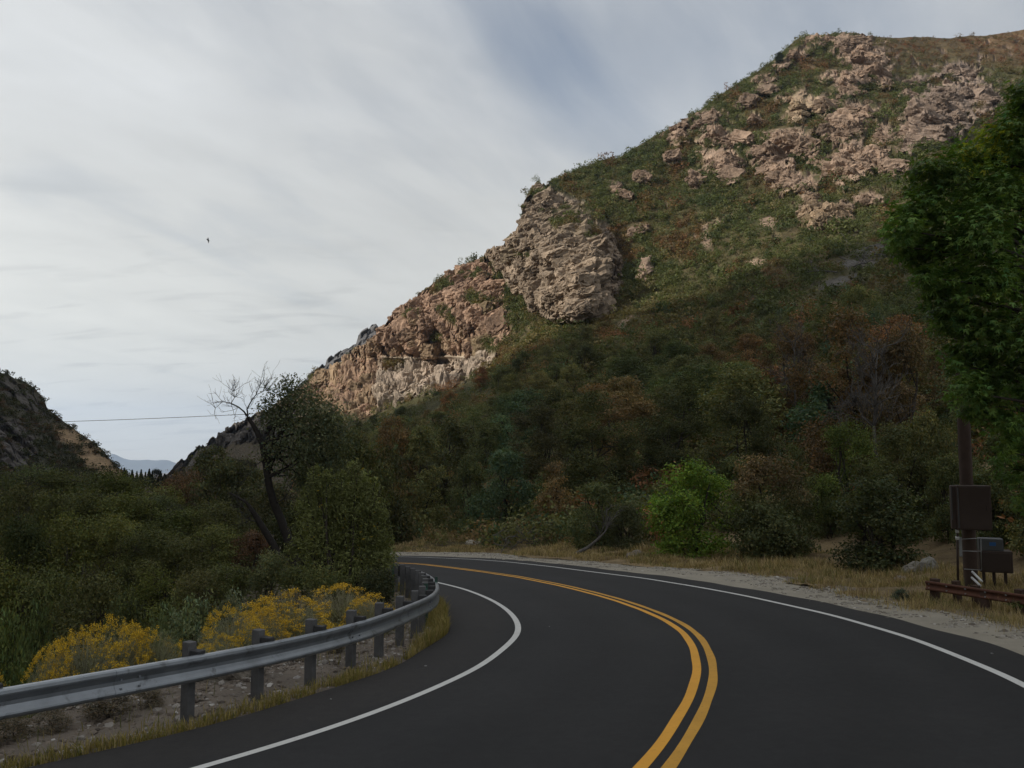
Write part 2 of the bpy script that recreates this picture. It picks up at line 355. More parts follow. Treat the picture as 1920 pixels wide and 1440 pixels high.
tag(ribbon('gravel_shoulder', g_in, facing(g_in, offset(GRAV, .45)), .012, M_GRAVEL, 8), kind='structure')

# ------------------------------------------------------------------ ground sheet
def near_dist(X, Y, P):
    """signed distance to a polyline: positive on its left"""
    q = np.stack([np.ravel(X), np.ravel(Y)], 1); Pc = P[::4]; nn = normals(P)[::4]
    best = np.full(len(q), 1e9); sg = np.zeros(len(q))
    for s in range(0, len(q), 20000):
        d = q[s:s + 20000, None] - Pc[None]; r = (d ** 2).sum(-1); i = r.argmin(1); k = np.arange(len(i))
        best[s:s + 20000] = np.sqrt(r[k, i]); sg[s:s + 20000] = (d[k, i] * nn[i]).sum(1)
    return (np.sign(sg) * best).reshape(np.shape(X))
def ground_z(X, Y):
    X = np.asarray(X, float); Y = np.asarray(Y, float)
    z = PA * np.clip(X, -40, 40) + PB * np.clip(Y, -60, 420) - np.clip(Y - 420, 0, None) * .02
    dl = -near_dist(X, Y, INNER); dr = near_dist(X, Y, GRAV)
    z = z - 2.8 * sstep(3.4, 11, dl) - 6 * sstep(14, 60, dl) - .9 * sstep(.8, 4, dr)
    q = np.stack([X.ravel(), Y.ravel(), 0 * X.ravel()], 1)
    w = sstep(1.5, 2.4, dl) + sstep(1, 3, dr)
    return z + w * (fbm(q * .6, 3) * .10 + fbm(q * .12, 2) * .25).reshape(X.shape)
gx = np.concatenate([-np.geomspace(14000, 26, 30), np.arange(-25, 25, .4), np.geomspace(26, 14000, 30)])
gy = np.concatenate([-np.geomspace(6000, 6, 14), np.arange(-5, 60, .4), np.geomspace(61, 16000, 40)])
GX, GY = np.meshgrid(gx, gy); GZ = ground_z(GX, GY)
nx = len(gx); ii = np.arange(len(gy) - 1)[:, None] * nx + np.arange(nx - 1)[None]
M_DIRT = surface('dirt', (.145, .120, .098), .97, 0, .4, 1.3, 1, 30, .05, stain=((.19, .175, .16), 30, .56))
tag(link('ground', new_mesh('ground', np.stack([GX, GY, GZ], -1), [np.stack([ii, ii + 1, ii + nx + 1, ii + nx], -1).reshape(-1, 4)], None, True, M_DIRT)), kind='structure')

# ------------------------------------------------------------------ the hill on the right
SKY = np.array([(200,930),(300,897),(315,888),(330,872),(350,858),(370,842),(388,834),(400,820),(420,808),(440,790),(465,785),(500,770),(540,745),(570,722),(590,702),(610,694),(640,682),(665,655),(690,642),(712,622),(730,596),(760,570),(785,550),(815,528),(850,505),(880,490),(902,485),(914,472),(928,463),(950,451),(968,430),(978,405),(982,380),(990,362),(998,347),(1010,343),(1028,350),(1036,341),(1080,322),(1135,300),(1160,296),(1230,258),(1262,240),(1300,215),(1350,180),(1400,150),(1440,122),(1470,97),(1490,76),(1515,65),(1545,68),(1580,61),(1615,68),(1640,72),(1700,72),(1780,73),(1850,68),(1920,55),(2100,30),(2500,10)], float)
_sj = np.random.RandomState(3).rand(2000) - .5
def sky_y(px):
    """skyline of the hill, notched where it is bare rock"""
    px = np.asarray(px, float); w = sstep(320, 360, px) * sstep(1045, 1025, px) + .55 * sstep(1478, 1490, px) * sstep(1640, 1625, px) + .25 * sstep(1250, 1300, px) * sstep(1478, 1470, px)
    q = px + 3 * np.sin(px / 7.3); lin = lambda f: (_sj[(f.astype(int)) % 2000] * (1 - (f % 1)) + _sj[(f.astype(int) + 1) % 2000] * (f % 1))
    return np.interp(px, SKY[:, 0], SKY[:, 1]) + w * (6.5 * _sj[(np.floor(q / 13.7).astype(int)) % 2000] + 4 * _sj[(np.floor(q / 5.9).astype(int) + 700) % 2000] + 3 * lin(q / 3.1))
gpx, gpy, gt = project(np.column_stack([GRAV, plane(GRAV[:, 0], GRAV[:, 1])]))
ok = (gt > 2)
o = np.argsort(gpx[ok]); gpx, gpy, gt = gpx[ok][o], gpy[ok][o], gt[ok][o]
BOT = np.array([(200, 965), (300, 948), (500, 955), (640, 985), (700, 1015)] + [(a, b) for a, b in zip(gpx[::6], gpy[::6]) if a > 742], float)
def bot_y(px): return np.interp(px, BOT[:, 0], BOT[:, 1])
CP = [(600,930,150),(600,850,250),(600,760,370),(600,705,400),(500,940,230),(500,860,330),(500,775,420),(400,930,330),(400,825,440),(340,940,380),(340,870,450),(250,940,420),(250,920,450),
      (700,1005,80),(740,960,88),(740,880,150),(740,800,260),(740,740,320),(740,640,345),(740,590,355),(850,680,330),(850,510,350),
      (1000,1010,58),(1000,900,86),(1000,800,130),(1000,700,190),(1000,620,250),(1000,500,300),(1000,350,340),(900,1020,66),(900,900,105),(900,780,190),(900,480,345),
      (1300,1040,40),(1300,1000,46),(1300,900,68),(1300,800,98),(1300,700,138),(1300,600,190),(1300,450,255),(1300,350,300),(1300,220,345),(1150,450,280),(1150,300,335),
      (1600,1060,32),(1600,1000,37),(1600,900,52),(1600,750,88),(1600,600,140),(1600,450,205),(1600,300,275),(1600,70,380),
      (1900,1100,22),(1900,1000,28),(1900,900,38),(1900,750,72),(1900,600,120),(1900,450,180),(1900,300,262),(1900,60,420),(2400,1000,18),(2400,800,40),(2400,400,150),(2400,20,300)]
CP += [(a, b, c) for a, b, c in zip(gpx[::10], gpy[::10], gt[::10]) if 745 < a < 2500]
CP = np.array(CP, float)
def _rbf_fit(cp):
    X = np.column_stack([cp[:, 0] / 1000, cp[:, 1] / 500]); y = np.log(cp[:, 2]); n = len(X)
    r = np.linalg.norm(X[:, None] - X[None], axis=2); A = r ** 2 * np.log(r + 1e-9) + np.eye(n) * 2e-3
    Pm = np.column_stack([np.ones(n), X]); S = np.block([[A, Pm], [Pm.T, np.zeros((3, 3))]])
    return X, np.linalg.solve(S, np.concatenate([y, np.zeros(3)]))
_RX, _RW = _rbf_fit(CP)
def hill_t0(px, py):
    q = np.column_stack([np.ravel(px) / 1000, np.ravel(py) / 500]); out = np.zeros(len(q))
    for s in range(0, len(q), 40000):
        b = q[s:s + 40000]; r2 = ((b[:, None] - _RX[None]) ** 2).sum(-1); phi = .5 * r2 * np.log(r2 + 1e-12)
        out[s:s + 40000] = phi @ _RW[:-3] + _RW[-3] + b @ _RW[-2:]
    return np.exp(np.clip(out, 2, 6.3)).reshape(np.shape(px))
def poly_sd(px, py, poly):
    """signed pixel distance to a polygon, positive inside"""
    P = np.asarray(poly, float); x = np.ravel(px); y = np.ravel(py); d = np.full(len(x), 1e9); ins = np.zeros(len(x), bool)
    for i in range(len(P)):
        a = P[i]; b = P[(i + 1) % len(P)]; e = b - a
        t = np.clip(((x - a[0]) * e[0] + (y - a[1]) * e[1]) / (e @ e), 0, 1)
        d = np.minimum(d, np.hypot(x - a[0] - t * e[0], y - a[1] - t * e[1]))
        c = ((a[1] > y) != (b[1] > y)); xi = a[0] + (y - a[1]) * e[0] / (e[1] if e[1] else 1e-9); ins ^= c & (x < xi)
    return np.where(ins, d, -d).reshape(np.shape(px))
CLIFF_A = [(560,735),(590,700),(640,678),(668,650),(690,636),(722,598),(760,565),(800,540),(850,502),(905,484),(925,505),(945,540),(958,575),(972,605),(966,640),(940,668),(934,690),(905,712),(860,728),(825,745),(780,752),(730,768),(690,790),(655,800),(640,775),(600,750)]
CLIFF_B = [(978,400),(984,368),(998,342),(1028,346),(1045,366),(1075,376),(1110,396),(1138,418),(1158,452),(1172,500),(1172,545),(1150,580),(1110,600),(1070,612),(1030,606),(1002,590),(975,560),(948,535),(925,500),(903,482),(912,462),(950,448),(970,425)]
BULGE_A = [(480,700),(560,620),(640,560),(740,440),(860,400),(925,470),(940,505),(950,540),(960,575),(974,605),(968,640),(942,668),(936,690),(907,714),(860,735),(825,755),(780,765),(730,780),(690,800),(655,815),(600,790),(500,760)]
BULGE_B = [(860,400),(930,280),(1000,260),(1050,330),(1075,370),(1110,393),(1138,415),(1160,450),(1176,500),(1175,548),(1152,584),(1112,603),(1070,615),(1030,609),(1002,592),(975,562),(948,537),(925,502),(900,480)]
CLIFF_C = [(300,900),(330,868),(370,838),(420,800),(470,778),(520,770),(560,760),(560,800),(520,830),(470,835),(420,845),(380,870),(345,895)]
# smaller outcrops: x, y, half width, half height, turn (degrees), lift in metres
ROCKS = [(1615,105,60,32,30,4),(1640,135,45,20,35,3),(1535,80,30,12,0,2),(1500,105,28,10,-20,2),(1465,128,26,9,-25,2),(1600,152,36,16,-15,3),(1590,170,28,20,-20,3),
         (1772,215,90,48,-32,5),(1738,255,66,30,-18,4),(1830,185,45,32,20,4),(1790,135,40,12,-5,2),(1720,156,26,9,-20,2),(1820,145,25,12,40,2),
         (1497,208,16,34,12,4),(1540,205,36,17,15,4),(1612,214,42,16,15,3),(1590,245,38,24,-15,3),(1440,172,22,9,-10,2),(1470,190,18,8,-10,2),(1435,155,20,7,-5,1.5),
         (1278,252,24,22,20,3),(1330,228,30,20,-20,3),(1352,268,48,15,5,3),(1390,265,20,10,10,2),(1355,312,42,26,20,4),(1370,335,18,20,10,3),(1262,302,14,8,0,2),
         (1475,275,44,28,-20,4),(1452,312,42,25,20,4),(1505,285,34,18,0,3),(1595,312,38,42,15,4),(1668,322,36,12,22,3),(1635,300,30,16,10,3),(1488,348,50,18,-5,3),
         (1630,376,28,11,5,2.5),(1580,392,20,12,0,2),(1545,415,50,24,18,4),(1525,380,26,10,10,2),(1204,335,16,13,10,2),(1152,352,13,11,0,2.5),(1172,370,7,6,0,1.5),(1304,345,8,13,0,2),
         (1210,508,13,24,8,4),(1196,436,18,7,0,1),(1400,195,18,7,-15,1.5),(1415,228,12,8,0,1.5),(1390,200,14,6,0,1.2),(1555,150,20,12,-20,2),(1655,265,20,14,0,2),(1660,245,22,10,20,2),(1560,255,20,12,0,2),(1700,180,16,8,0,1),(1540,305,18,10,0,1.5),(1420,290,20,10,-10,2),(1440,350,10,6,0,1.5)]
SCREES = [(1328,455,15,18,0),(1440,426,16,16,-25),(1418,502,24,9,15),(1150,628,50,6,-32),(1495,578,30,8,-10),(1640,478,60,10,-12),(1600,505,40,8,-8),(1360,520,10,5,0),(1095,652,26,6,-25),(1570,540,46,8,-14),(1350,425,12,4,0)]
def _ell(px, py, lst):
    m = np.zeros(np.shape(px)); lift = np.zeros(np.shape(px))
    for e in lst:
        cx, cy, a, b, r = e[:5]; c, s = math.cos(R(r)), math.sin(R(r)); k = (np.abs(px - cx) < a * 2.2 + b) & (np.abs(py - cy) < a * 2.2 + b)
        if not k.any(): continue
        dx, dy = px[k] - cx, py[k] - cy
        q = 1.45 - .86 * np.hypot((dx * c + dy * s) / a, (-dx * s + dy * c) / b)
        up = q > m[k]; mk = m[k]; lk = lift[k]; mk[up] = q[up]; m[k] = mk
        if len(e) > 5: lk[up] = e[5]; lift[k] = lk
    return m, lift
def hill_fields(px, py):
    """position, rock mask and colour of the hill's surface where the sight lines px, py meet it"""
    px = np.ravel(np.asarray(px, float)); py = np.ravel(np.asarray(py, float)); n = len(px)
    t = hill_t0(px, py); P = at(px, py, t)
    q2 = np.stack([px / 26, py / 26, np.zeros(n)], 1)
    edge = fbm(q2, 4) * 6; edge2 = fbm(q2 * 2.2 + 5, 3)
    sdA = poly_sd(px, py, CLIFF_A) + edge * .8; sdB = poly_sd(px, py, CLIFF_B) + edge * .8; sdC = poly_sd(px, py, CLIFF_C) + edge
    bul = 24 * np.sqrt(np.clip((poly_sd(px, py, BULGE_A) + edge * .5) / 90, 0, 1))
    # the dome: two bold buttresses split by a chimney
    sB = poly_sd(px, py, BULGE_B) + edge * .5; bulB = 46 * np.sqrt(np.clip(sB / 105, 0, 1)) * sstep(1182, 1105, px + .12 * (py - 520)) ** .6
    chim = np.exp(-((px - (1042 + (py - 590) * -.02 + 20 * np.sin((py - 450) / 60))) / 11) ** 2) * sstep(470, 540, py) * sstep(2, 14, sdB)
    butt = 4.5 * np.cos((px - 985 + (py - 500) * .25) / 20.0) * sstep(430, 520, py) * sstep(0, 20, sdB)
    bulB = bulB - 8 * chim + butt
    m_small, lift = _ell(px, py, ROCKS)
    small = sstep(.12, .5, m_small - .25 + edge2 * .55)
    # low broken ledges that show through the brush on the upper slope
    upper = sstep(560, 400, py) * sstep(1180, 1300, px) * sstep(0, 10, py - sky_y(px))
    ledg = sstep(.80, .98, ridged(np.stack([px / 60 + py / 150, py / 34 - px / 140, np.full(n, 3.3)], 1), 4) + .25 * edge2) * upper * .9
    rock = np.maximum.reduce([sstep(-1, 4, sdA), sstep(-1, 4, sdB), sstep(-2, 6, sdC), small, ledg])
    # brush-covered shelves on the cliffs
    shelf = np.zeros(n)
    for (cx, cy, a, b, r) in [(1075,432,52,13,12),(1120,410,30,8,25),(1060,405,26,7,10),(885,517,28,6,5),(830,540,24,8,-30),(957,585,8,48,-10),(900,570,26,10,20),(845,600,30,9,35),(925,660,18,10,0),(770,600,16,7,0),(820,640,20,7,10),(1010,372,16,6,0),(740,690,18,10,0),(985,480,16,7,0)]:
        c, s = math.cos(R(r)), math.sin(R(r)); d = np.hypot(((px - cx) * c + (py - cy) * s) / a, (-(px - cx) * s + (py - cy) * c) / b)
        shelf = np.maximum(shelf, sstep(1.25, .75, d + edge2 * .5))
    rock = rock * (1 - .8 * shelf)
    scree = sstep(.1, .5, _ell(px, py, SCREES)[0] - .3 + edge2 * .35)
    bench = np.exp(-((py - (669 + (px - 830) * -.02 + 1.5 * np.sin(px / 17))) / 3.0) ** 2) * sstep(708, 722, px) * sstep(948, 930, px) * (sdA > 2)
    ins = rock > .02; disp = np.zeros(n)
    bt = (bul * (sdA > 0) + np.maximum(bulB, 0) * (sdB > 0))[:, None]; Q = (P - ray(px, py) / np.linalg.norm(ray(px, py), axis=1)[:, None] * bt * .6)[ins]; inA = sdA[ins] > -4; inB = (sdB[ins] > -4) & ~inA
    def cells(sc, off, wd, amp, crack, cw):   # jointed blocks with open cracks
        f1, f2, c, pl = facets(Q / np.array(sc) + wd * fbm(Q / (sc[0] * .8) + off, 2)[:, None] + off, 1.5); return (c - .5) * amp * .75 + pl * amp * .32 - crack * sstep(cw, 0, f2 - f1)
    c9 = cells((11., 11., 12.), 0, .35, 8.5, 4.0, .12); c3 = cells((4.0, 4.0, 3.6), 40, .25, 4.0, 2.2, .18); c1 = cells((1.25, 1.25, 1.1), 80, .2, 1.1, .7, .22)
    ups = ~(inA | inB); blocky = np.where(ups, 1.5 * c9 + .8 * c3 + .5 * c1, c9 + c3 + c1) + .7 * fbm(Q / 5, 4)
    dip = np.where(inB, 0.28, -.62); wl = np.where(inB, 3.0, 3.4)
    def beds(k, wob, amp):
        ph = (Q[:, 2] + dip * Q[:, 0] + wob * fbm(Q / 12, 3) + .45 * wob * fbm(Q / 3.5, 2)) / (wl / k); i = np.floor(ph).astype(np.int64); f = ph - i
        v0 = _val[_perm[i & 255]]; return (v0 - .5) * amp + amp * .55 * np.minimum(f * 1.25, (1 - f) * 5)
    layered = beds(1, 3.6, 3.6) + beds(2.7, 2.6, 1.5) + 6.0 * ridged(Q / np.array([12., 12., 30.]), 3) + c9 * .45 + c3 * .7 + c1 + .6 * fbm(Q / 2.2, 3)
    mixw = np.where(inB, .80, np.where(inA, .10, .35)); disp[ins] = (blocky * (1 - mixw) + layered * mixw) * (1 - .8 * bench[ins])
    below = sstep(669, 673, py + (px - 830) * .02) * sstep(700, 716, px)
    Dn = -ray(px, py); Dn /= np.linalg.norm(Dn, axis=1)[:, None]
    rim = sstep(0, 22, py - sky_y(px))
    dirv = Dn * .95 + np.array([0, 0, .18]) * (np.where(sdC > -8, .8, .2) + .8 * rim)[:, None]
    up_slope = ((sdA < -4) & (sdB < -4) & (sdC < -4))[:, None]; dirv = np.where(up_slope, Dn * .80 + np.array([0, 0, .36]), dirv)
    amp = np.where(sdC > -4, 1.5, np.where(sdA > -4, .7, np.where(sdB > -4, .9, np.clip(t / 330, .5, 1) * .38)))
    soil = fbm(P / 14, 3) * np.clip(t / 60 - .6, 0, 1.4) + ridged(P / 45 + 3, 2) * np.clip(t / 70 - 1, 0, 3.0) + fbm(P / 2.2, 3) * .12
    Pn = P + Dn * ((bul * (sdA > 0) + np.maximum(bulB, 0) * (sdB > 0) + 7 * np.sqrt(np.clip(_ell(px, py, ROCKS)[0] - .3, 0, 1)) * (t > 150)) * 1.0)[:, None]
    Pn = Pn + dirv * (rock * disp * amp + small * lift * .8)[:, None] + np.array([0, 0, 1.]) * (soil * (1 - rock) * (.3 + .7 * rim))[:, None]
    Pn = Pn + Dn * (bench * 2.6 - below * (sdA > 2) * 0.0)[:, None]
    # colours (albedo)
    w = fbm(P / 20, 3)[:, None]; w2 = fbm(P / 3.3, 3)[:, None]
    rk = np.array([.225, .165, .125]) * (1 + .3 * w + .42 * w2)
    pinkA = np.array([.265, .180, .130]); tanA = np.array([.28, .215, .135]); paleA = np.array([.31, .265, .22]); greyB = np.array([.245, .195, .148]); darkC = np.array([.135, .125, .118])
    mA = (sdA > -6)[:, None]; mB = ((sdB > -6) & (sdA <= -6))[:, None]; mC = (sdC > -8)[:, None]
    low = (sstep(600, 665, py) * .6 * sstep(.2, -.2, edge2))[:, None]
    cA = (pinkA * (1 - low) + tanA * low); bl = below[:, None] * .75; cA = (cA * (1 - bl) + paleA * bl) * (1 + .25 * w + .40 * w2)
    yel = (np.exp(-(((px - 1500) / 40) ** 2 + ((py - 208) / 36) ** 2)) + .8 * np.exp(-(((px - 1545) / 60) ** 2 + ((py - 420) / 40) ** 2)))[:, None]; rk = rk * (1 - .6 * yel) + np.array([.30, .235, .15]) * (1 + .3 * w2) * .6 * yel
    rk = np.where(mA, cA, rk); rk = np.where(mB, greyB * (1 + .25 * w + .42 * w2), rk)
    wc = (sstep(600, 540, px) * sstep(-8, 4, sdC))[:, None]; rk = np.where(mC, rk * (1 - wc) + darkC * (1 + .3 * w2) * wc, rk)
    gs = sstep(1660, 1740, px)[:, None] * .55 * (py < 400)[:, None]; rk = rk * (1 - gs) + np.array([.17, .138, .12]) * (1 + .2 * w2) * gs
    rk = rk * (1 - bench[:, None] * .8) + np.array([.42, .37, .30]) * bench[:, None] * .8
    so = np.array([.070, .066, .030]) * (1 + .35 * w + .3 * w2); brown = np.array([.090, .066, .038])
    bm = (sstep(0, .5, fbm(P / 30 + 11, 3)) * .6)[:, None]; so = so * (1 - bm) + brown * (1 + .3 * w2) * bm
    lowl = (sstep(640, 560, px) * .85)[:, None]; so = so * (1 - lowl) + np.array([.075, .060, .042]) * (1 + .4 * w2) * lowl
    crest = (sstep(1560, 1680, px) * sstep(150, 90, py) * .8)[:, None]; so = so * (1 - crest) + (np.array([.092, .066, .036]) + np.array([.022, .004, .003]) * sstep(1760, 1880, px)[:, None]) * (1 + .3 * w2 + .3 * w) * crest
    straw = (sstep(70, 42, t) * .85)[:, None]; so = so * (1 - straw) + np.array([.24, .18, .105]) * (1 + .3 * w2 + .25 * w) * straw
    sc = scree[:, None]; grey = (sstep(1450, 1560, px) * (py > 460))[:, None]
    so = so * (1 - sc) + (np.array([.24, .175, .13]) * (1 - grey) + np.array([.095, .09, .084]) * grey) * (1 + .3 * w2) * sc
    r = rock[:, None]; col = so * (1 - r) + rk * r
    return Pn, rock, np.clip(col, .01, .8), scree, t
def rock_hill(nt, N, L, out):
    p = N.new('ShaderNodeBsdfPrincipled'); L.new(p.outputs[0], out.inputs[0])
    a = N.new('ShaderNodeAttribute'); a.attribute_name = 'Col'
    n1 = _noise(N, L, 1.1, 8, .68); n2 = _noise(N, L, .3, 6, .6, dist=.6)
    c = _mixc(N, L, a.outputs[0], _ramp(N, L, n1, [(.28, (.62, .62, .62)), (.5, (1, 1, 1)), (.75, (1.3, 1.28, 1.22))]))
    c = _mixc(N, L, c, _ramp(N, L, n2, [(.3, (.84, .82, .80)), (.7, (1.14, 1.12, 1.1))]))
    L.new(c, p.inputs['Base Color']); p.inputs['Roughness'].default_value = .95; p.inputs['Specular IOR Level'].default_value = .15
    L.new(_bump(N, L, _noise(N, L, .9, 8, .7), .8, .7), p.inputs['Normal'])
M_HILL = material('hillside', rock_hill)
def view_grid(name, pxs, ytop, ybot, rows, fields, back):
    """surface sampled along sight lines, then carried over its crest and down the far side"""
    u = np.linspace(0, 1, rows) ** 1.2; PX = np.repeat(pxs[None], rows, 0); PY = ytop[None] + (ybot - ytop)[None] * u[:, None]
    Pn, rock, col, *_ = fields(PX, PY); Pn = Pn.reshape(rows, -1, 3); col = col.reshape(rows, -1, 3)
    top = Pn[0]; away = top - C0; away[:, 2] = 0; away /= np.linalg.norm(away, axis=1)[:, None]; ex = []; ec = []
    for k, (d, dz) in enumerate(back[::-1]): ex.append(top + away * d + np.array([0, 0, dz]) + fbm(top / 9 + k, 2)[:, None] * min(d, 4) * np.array([0, 0, .25])); ec.append(col[0])
    V = np.concatenate([np.array(ex), Pn]); Cc = np.concatenate([np.array(ec), col]); m = len(pxs); r = len(V)
    i = np.arange(r - 1)[:, None] * m + np.arange(m - 1)[None]
    F = np.stack([i, i + m, i + m + 1, i + 1], -1).reshape(-1, 4)
    return tag(link(name, new_mesh(name, V.reshape(-1, 3), [F], Cc.reshape(-1, 3), False, M_HILL)), kind='structure')
BACK = [(3, -1), (10, -5), (30, -18), (80, -60), (160, -140)]
pxs = np.concatenate([np.arange(200, 560, 3.), np.arange(560, 1760, 1.75), np.arange(1760, 1960, 2.5), np.arange(1960, 2500, 9.)])
view_grid('hill', pxs, sky_y(pxs), bot_y(pxs) + 2, 440, hill_fields, BACK)
def hill_at(px, py): return hill_fields(px, py)[0]

# solid blocks of rock standing out of the cliffs and the upper slope
def ico(n):
    import bmesh
    bm = bmesh.new(); bmesh.ops.create_icosphere(bm, subdivisions=n, radius=1); V = np.array([v.co for v in bm.verts]); F = np.array([[v.index for v in f.verts] for f in bm.faces]); bm.free(); return V, F
def crags():
    V0, F0 = ico(4); r = np.random.default_rng(201); kinds = []
    for k in range(10):
        c = np.sign(V0) * np.abs(V0) ** .62; c /= (np.abs(c) ** 5).sum(1, keepdims=True) ** .2                 # towards a block
        f1, f2, cv, pl = facets(c * 1.25 + k * 7.3, 1.5); g1, g2, cg, pg = facets(c * 3.2 + k * 3.1, 1.5)
        kinds.append(c * (1 + 0.26 * (cv - .5) + .13 * pl - .14 * sstep(.16, 0, f2 - f1) + .11 * (cg - .5) + .06 * pg - .07 * sstep(.16, 0, g2 - g1) + .05 * fbm(c * 6 + k, 2))[:, None])
    VV, FF, CC, n = [], [], [], 0
    def put(px, py, size, shape, tilt, sink, shade, spin=.35):
        nonlocal n
        P, rock, col, scree, t = hill_fields(px, py)
        for i in range(len(px)):
            if rock[i] < .35: continue
            s = size * min(r.lognormal(-.05, .38), 1.75); room = (py[i] - sky_y(px[i])) * t[i] / FPX
            if room < s * .9: s = max(.5, room * .8)
            rz = r.normal() * spin; M = np.array(Matrix.Rotation(rz, 3, 'Z') @ Matrix.Rotation(R(tilt + r.normal() * 9), 3, 'Y') @ Matrix.Rotation(r.normal() * .18, 3, 'X'))
            k = kinds[r.integers(0, 10)] * np.array(shape) * r.uniform(.75, 1.3, 3) * s; c = P[i] - (C0 - P[i]) / np.linalg.norm(C0 - P[i]) * s * sink
            VV.append(k @ M.T + c); FF.append(F0 + n); n += len(V0); CC.append(np.repeat(np.clip(col[i] * shade * r.uniform(.78, 1.2), .02, .6)[None], len(V0), 0))
    def inside(poly, m, step, grow=0):
        p = np.array(poly); x = r.uniform(p[:, 0].min(), p[:, 0].max(), m); y = r.uniform(p[:, 1].min(), p[:, 1].max(), m); k = poly_sd(x, y, poly) > step; return x[k], y[k]
    x, y = inside(CLIFF_A, 900, 5); k = y < 662; put(x[k], y[k], 2.0, (1.15, .9, .9), -14, .42, 1.0); k = y > 684; put(x[k], y[k], 2.0, (.85, .9, 1.4), -6, .45, 1.0)
    x, y = inside(CLIFF_B, 620, 11); k = x < 1118; x, y = x[k], y[k]; put(x, y, 1.8, (1.35, 1.0, .8), -14, .45, 1.0)
    x = r.uniform(1120, 1900, 9000); y = r.uniform(60, 470, 9000); m, _ = _ell(x, y, ROCKS); k = (m > .92) & (r.random(9000) < .22); put(x[k], y[k], 1.9, (1.45, 1.0, .75), 24, .38, 1.0, .4)
    x = r.uniform(1200, 1700, 900); y = r.uniform(90, 560, 900); P, rock, *_ = hill_fields(x, y); k = (rock > .5) & (r.random(900) < .5); put(x[k], y[k], 1.2, (1.3, 1, .7), 20, .3, 1.0, .8)
    x, y = inside(CLIFF_C, 200, 4); put(x, y, 2.0, (.75, .9, 1.5), 24, .4, 1.0)
    print('CRAGS', len(VV)); tag(link('rocks', new_mesh('rocks', np.concatenate(VV), [np.concatenate(FF)], np.concatenate(CC), False, M_HILL)), kind='structure')
crags()

# dark ridge that shows behind the sunlit cliff
BSKY = np.array([(520,765),(560,722),(580,704),(600,690),(615,672),(640,656),(652,650),(668,640),(676,626),(692,616),(704,607),(714,618),(730,640),(760,690)], float)
def back_fields(px, py):
    px = np.ravel(px); py = np.ravel(py); t = 455 + (py - np.interp(px, BSKY[:, 0], BSKY[:, 1])) * -.9 + 0 * px; P = at(px, py, t)
    f1, f2, c = worley(P / np.array([6, 6, 9.])); Dn = -ray(px, py)
    P = P + (Dn * .8 + np.array([0, 0, .45])) * ((c - .5) * 6 - 3 * sstep(.2, 0, f2 - f1) + fbm(P / 3, 3) * 1.2)[:, None]
    return P, np.ones(len(px)), np.array([.10, .10, .105]) * (1 + .4 * fbm(P / 4, 3))[:, None], None
bx = np.arange(520, 762, 2.2); view_grid('ridge', bx, np.interp(bx, BSKY[:, 0], BSKY[:, 1]), np.full(len(bx), 800.), 70, back_fields, BACK)

# the hill across the canyon, left
LSKY = np.array([(-900,330),(-400,500),(-200,600),(-60,675),(0,699),(18,703),(30,710),(48,717),(62,726),(78,742),(86,758),(96,772),(120,790),(150,812),(178,832),(196,847),(206,860),(222,876),(236,886),(250,905),(285,935)], float)
def left_fields(px, py):
    px = np.ravel(px); py = np.ravel(py); ys = np.interp(px, LSKY[:, 0], LSKY[:, 1]); n = len(px)
    t = np.interp(py - ys, [0, 60, 160, 300, 600], [285, 262, 225, 170, 110]) + 14 * np.sin(px / 60) ; P = at(px, py, t)
    q = np.stack([px / 30, py / 30, np.full(n, 8.)], 1); e = fbm(q, 4)
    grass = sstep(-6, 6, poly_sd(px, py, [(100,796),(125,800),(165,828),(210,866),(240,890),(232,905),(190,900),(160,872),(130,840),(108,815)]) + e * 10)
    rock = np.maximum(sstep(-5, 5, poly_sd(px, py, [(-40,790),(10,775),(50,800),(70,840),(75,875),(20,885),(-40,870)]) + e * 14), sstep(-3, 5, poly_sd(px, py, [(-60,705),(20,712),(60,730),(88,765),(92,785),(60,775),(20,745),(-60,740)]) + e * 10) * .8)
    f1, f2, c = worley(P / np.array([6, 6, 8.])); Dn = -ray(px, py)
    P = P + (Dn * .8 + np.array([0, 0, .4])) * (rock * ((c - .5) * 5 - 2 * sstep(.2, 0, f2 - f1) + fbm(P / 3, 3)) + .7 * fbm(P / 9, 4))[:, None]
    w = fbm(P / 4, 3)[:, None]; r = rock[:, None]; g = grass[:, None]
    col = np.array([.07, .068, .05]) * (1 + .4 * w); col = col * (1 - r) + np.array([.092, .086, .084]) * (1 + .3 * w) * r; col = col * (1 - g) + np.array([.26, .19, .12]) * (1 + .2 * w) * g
    return P, rock, np.clip(col, .01, .8), grass, t
lx = np.concatenate([np.arange(-900, -60, 14.), np.arange(-60, 288, 2.)]); view_grid('hill', lx, np.interp(lx, LSKY[:, 0], LSKY[:, 1]), np.full(len(lx), 985.), 170, left_fields, BACK)

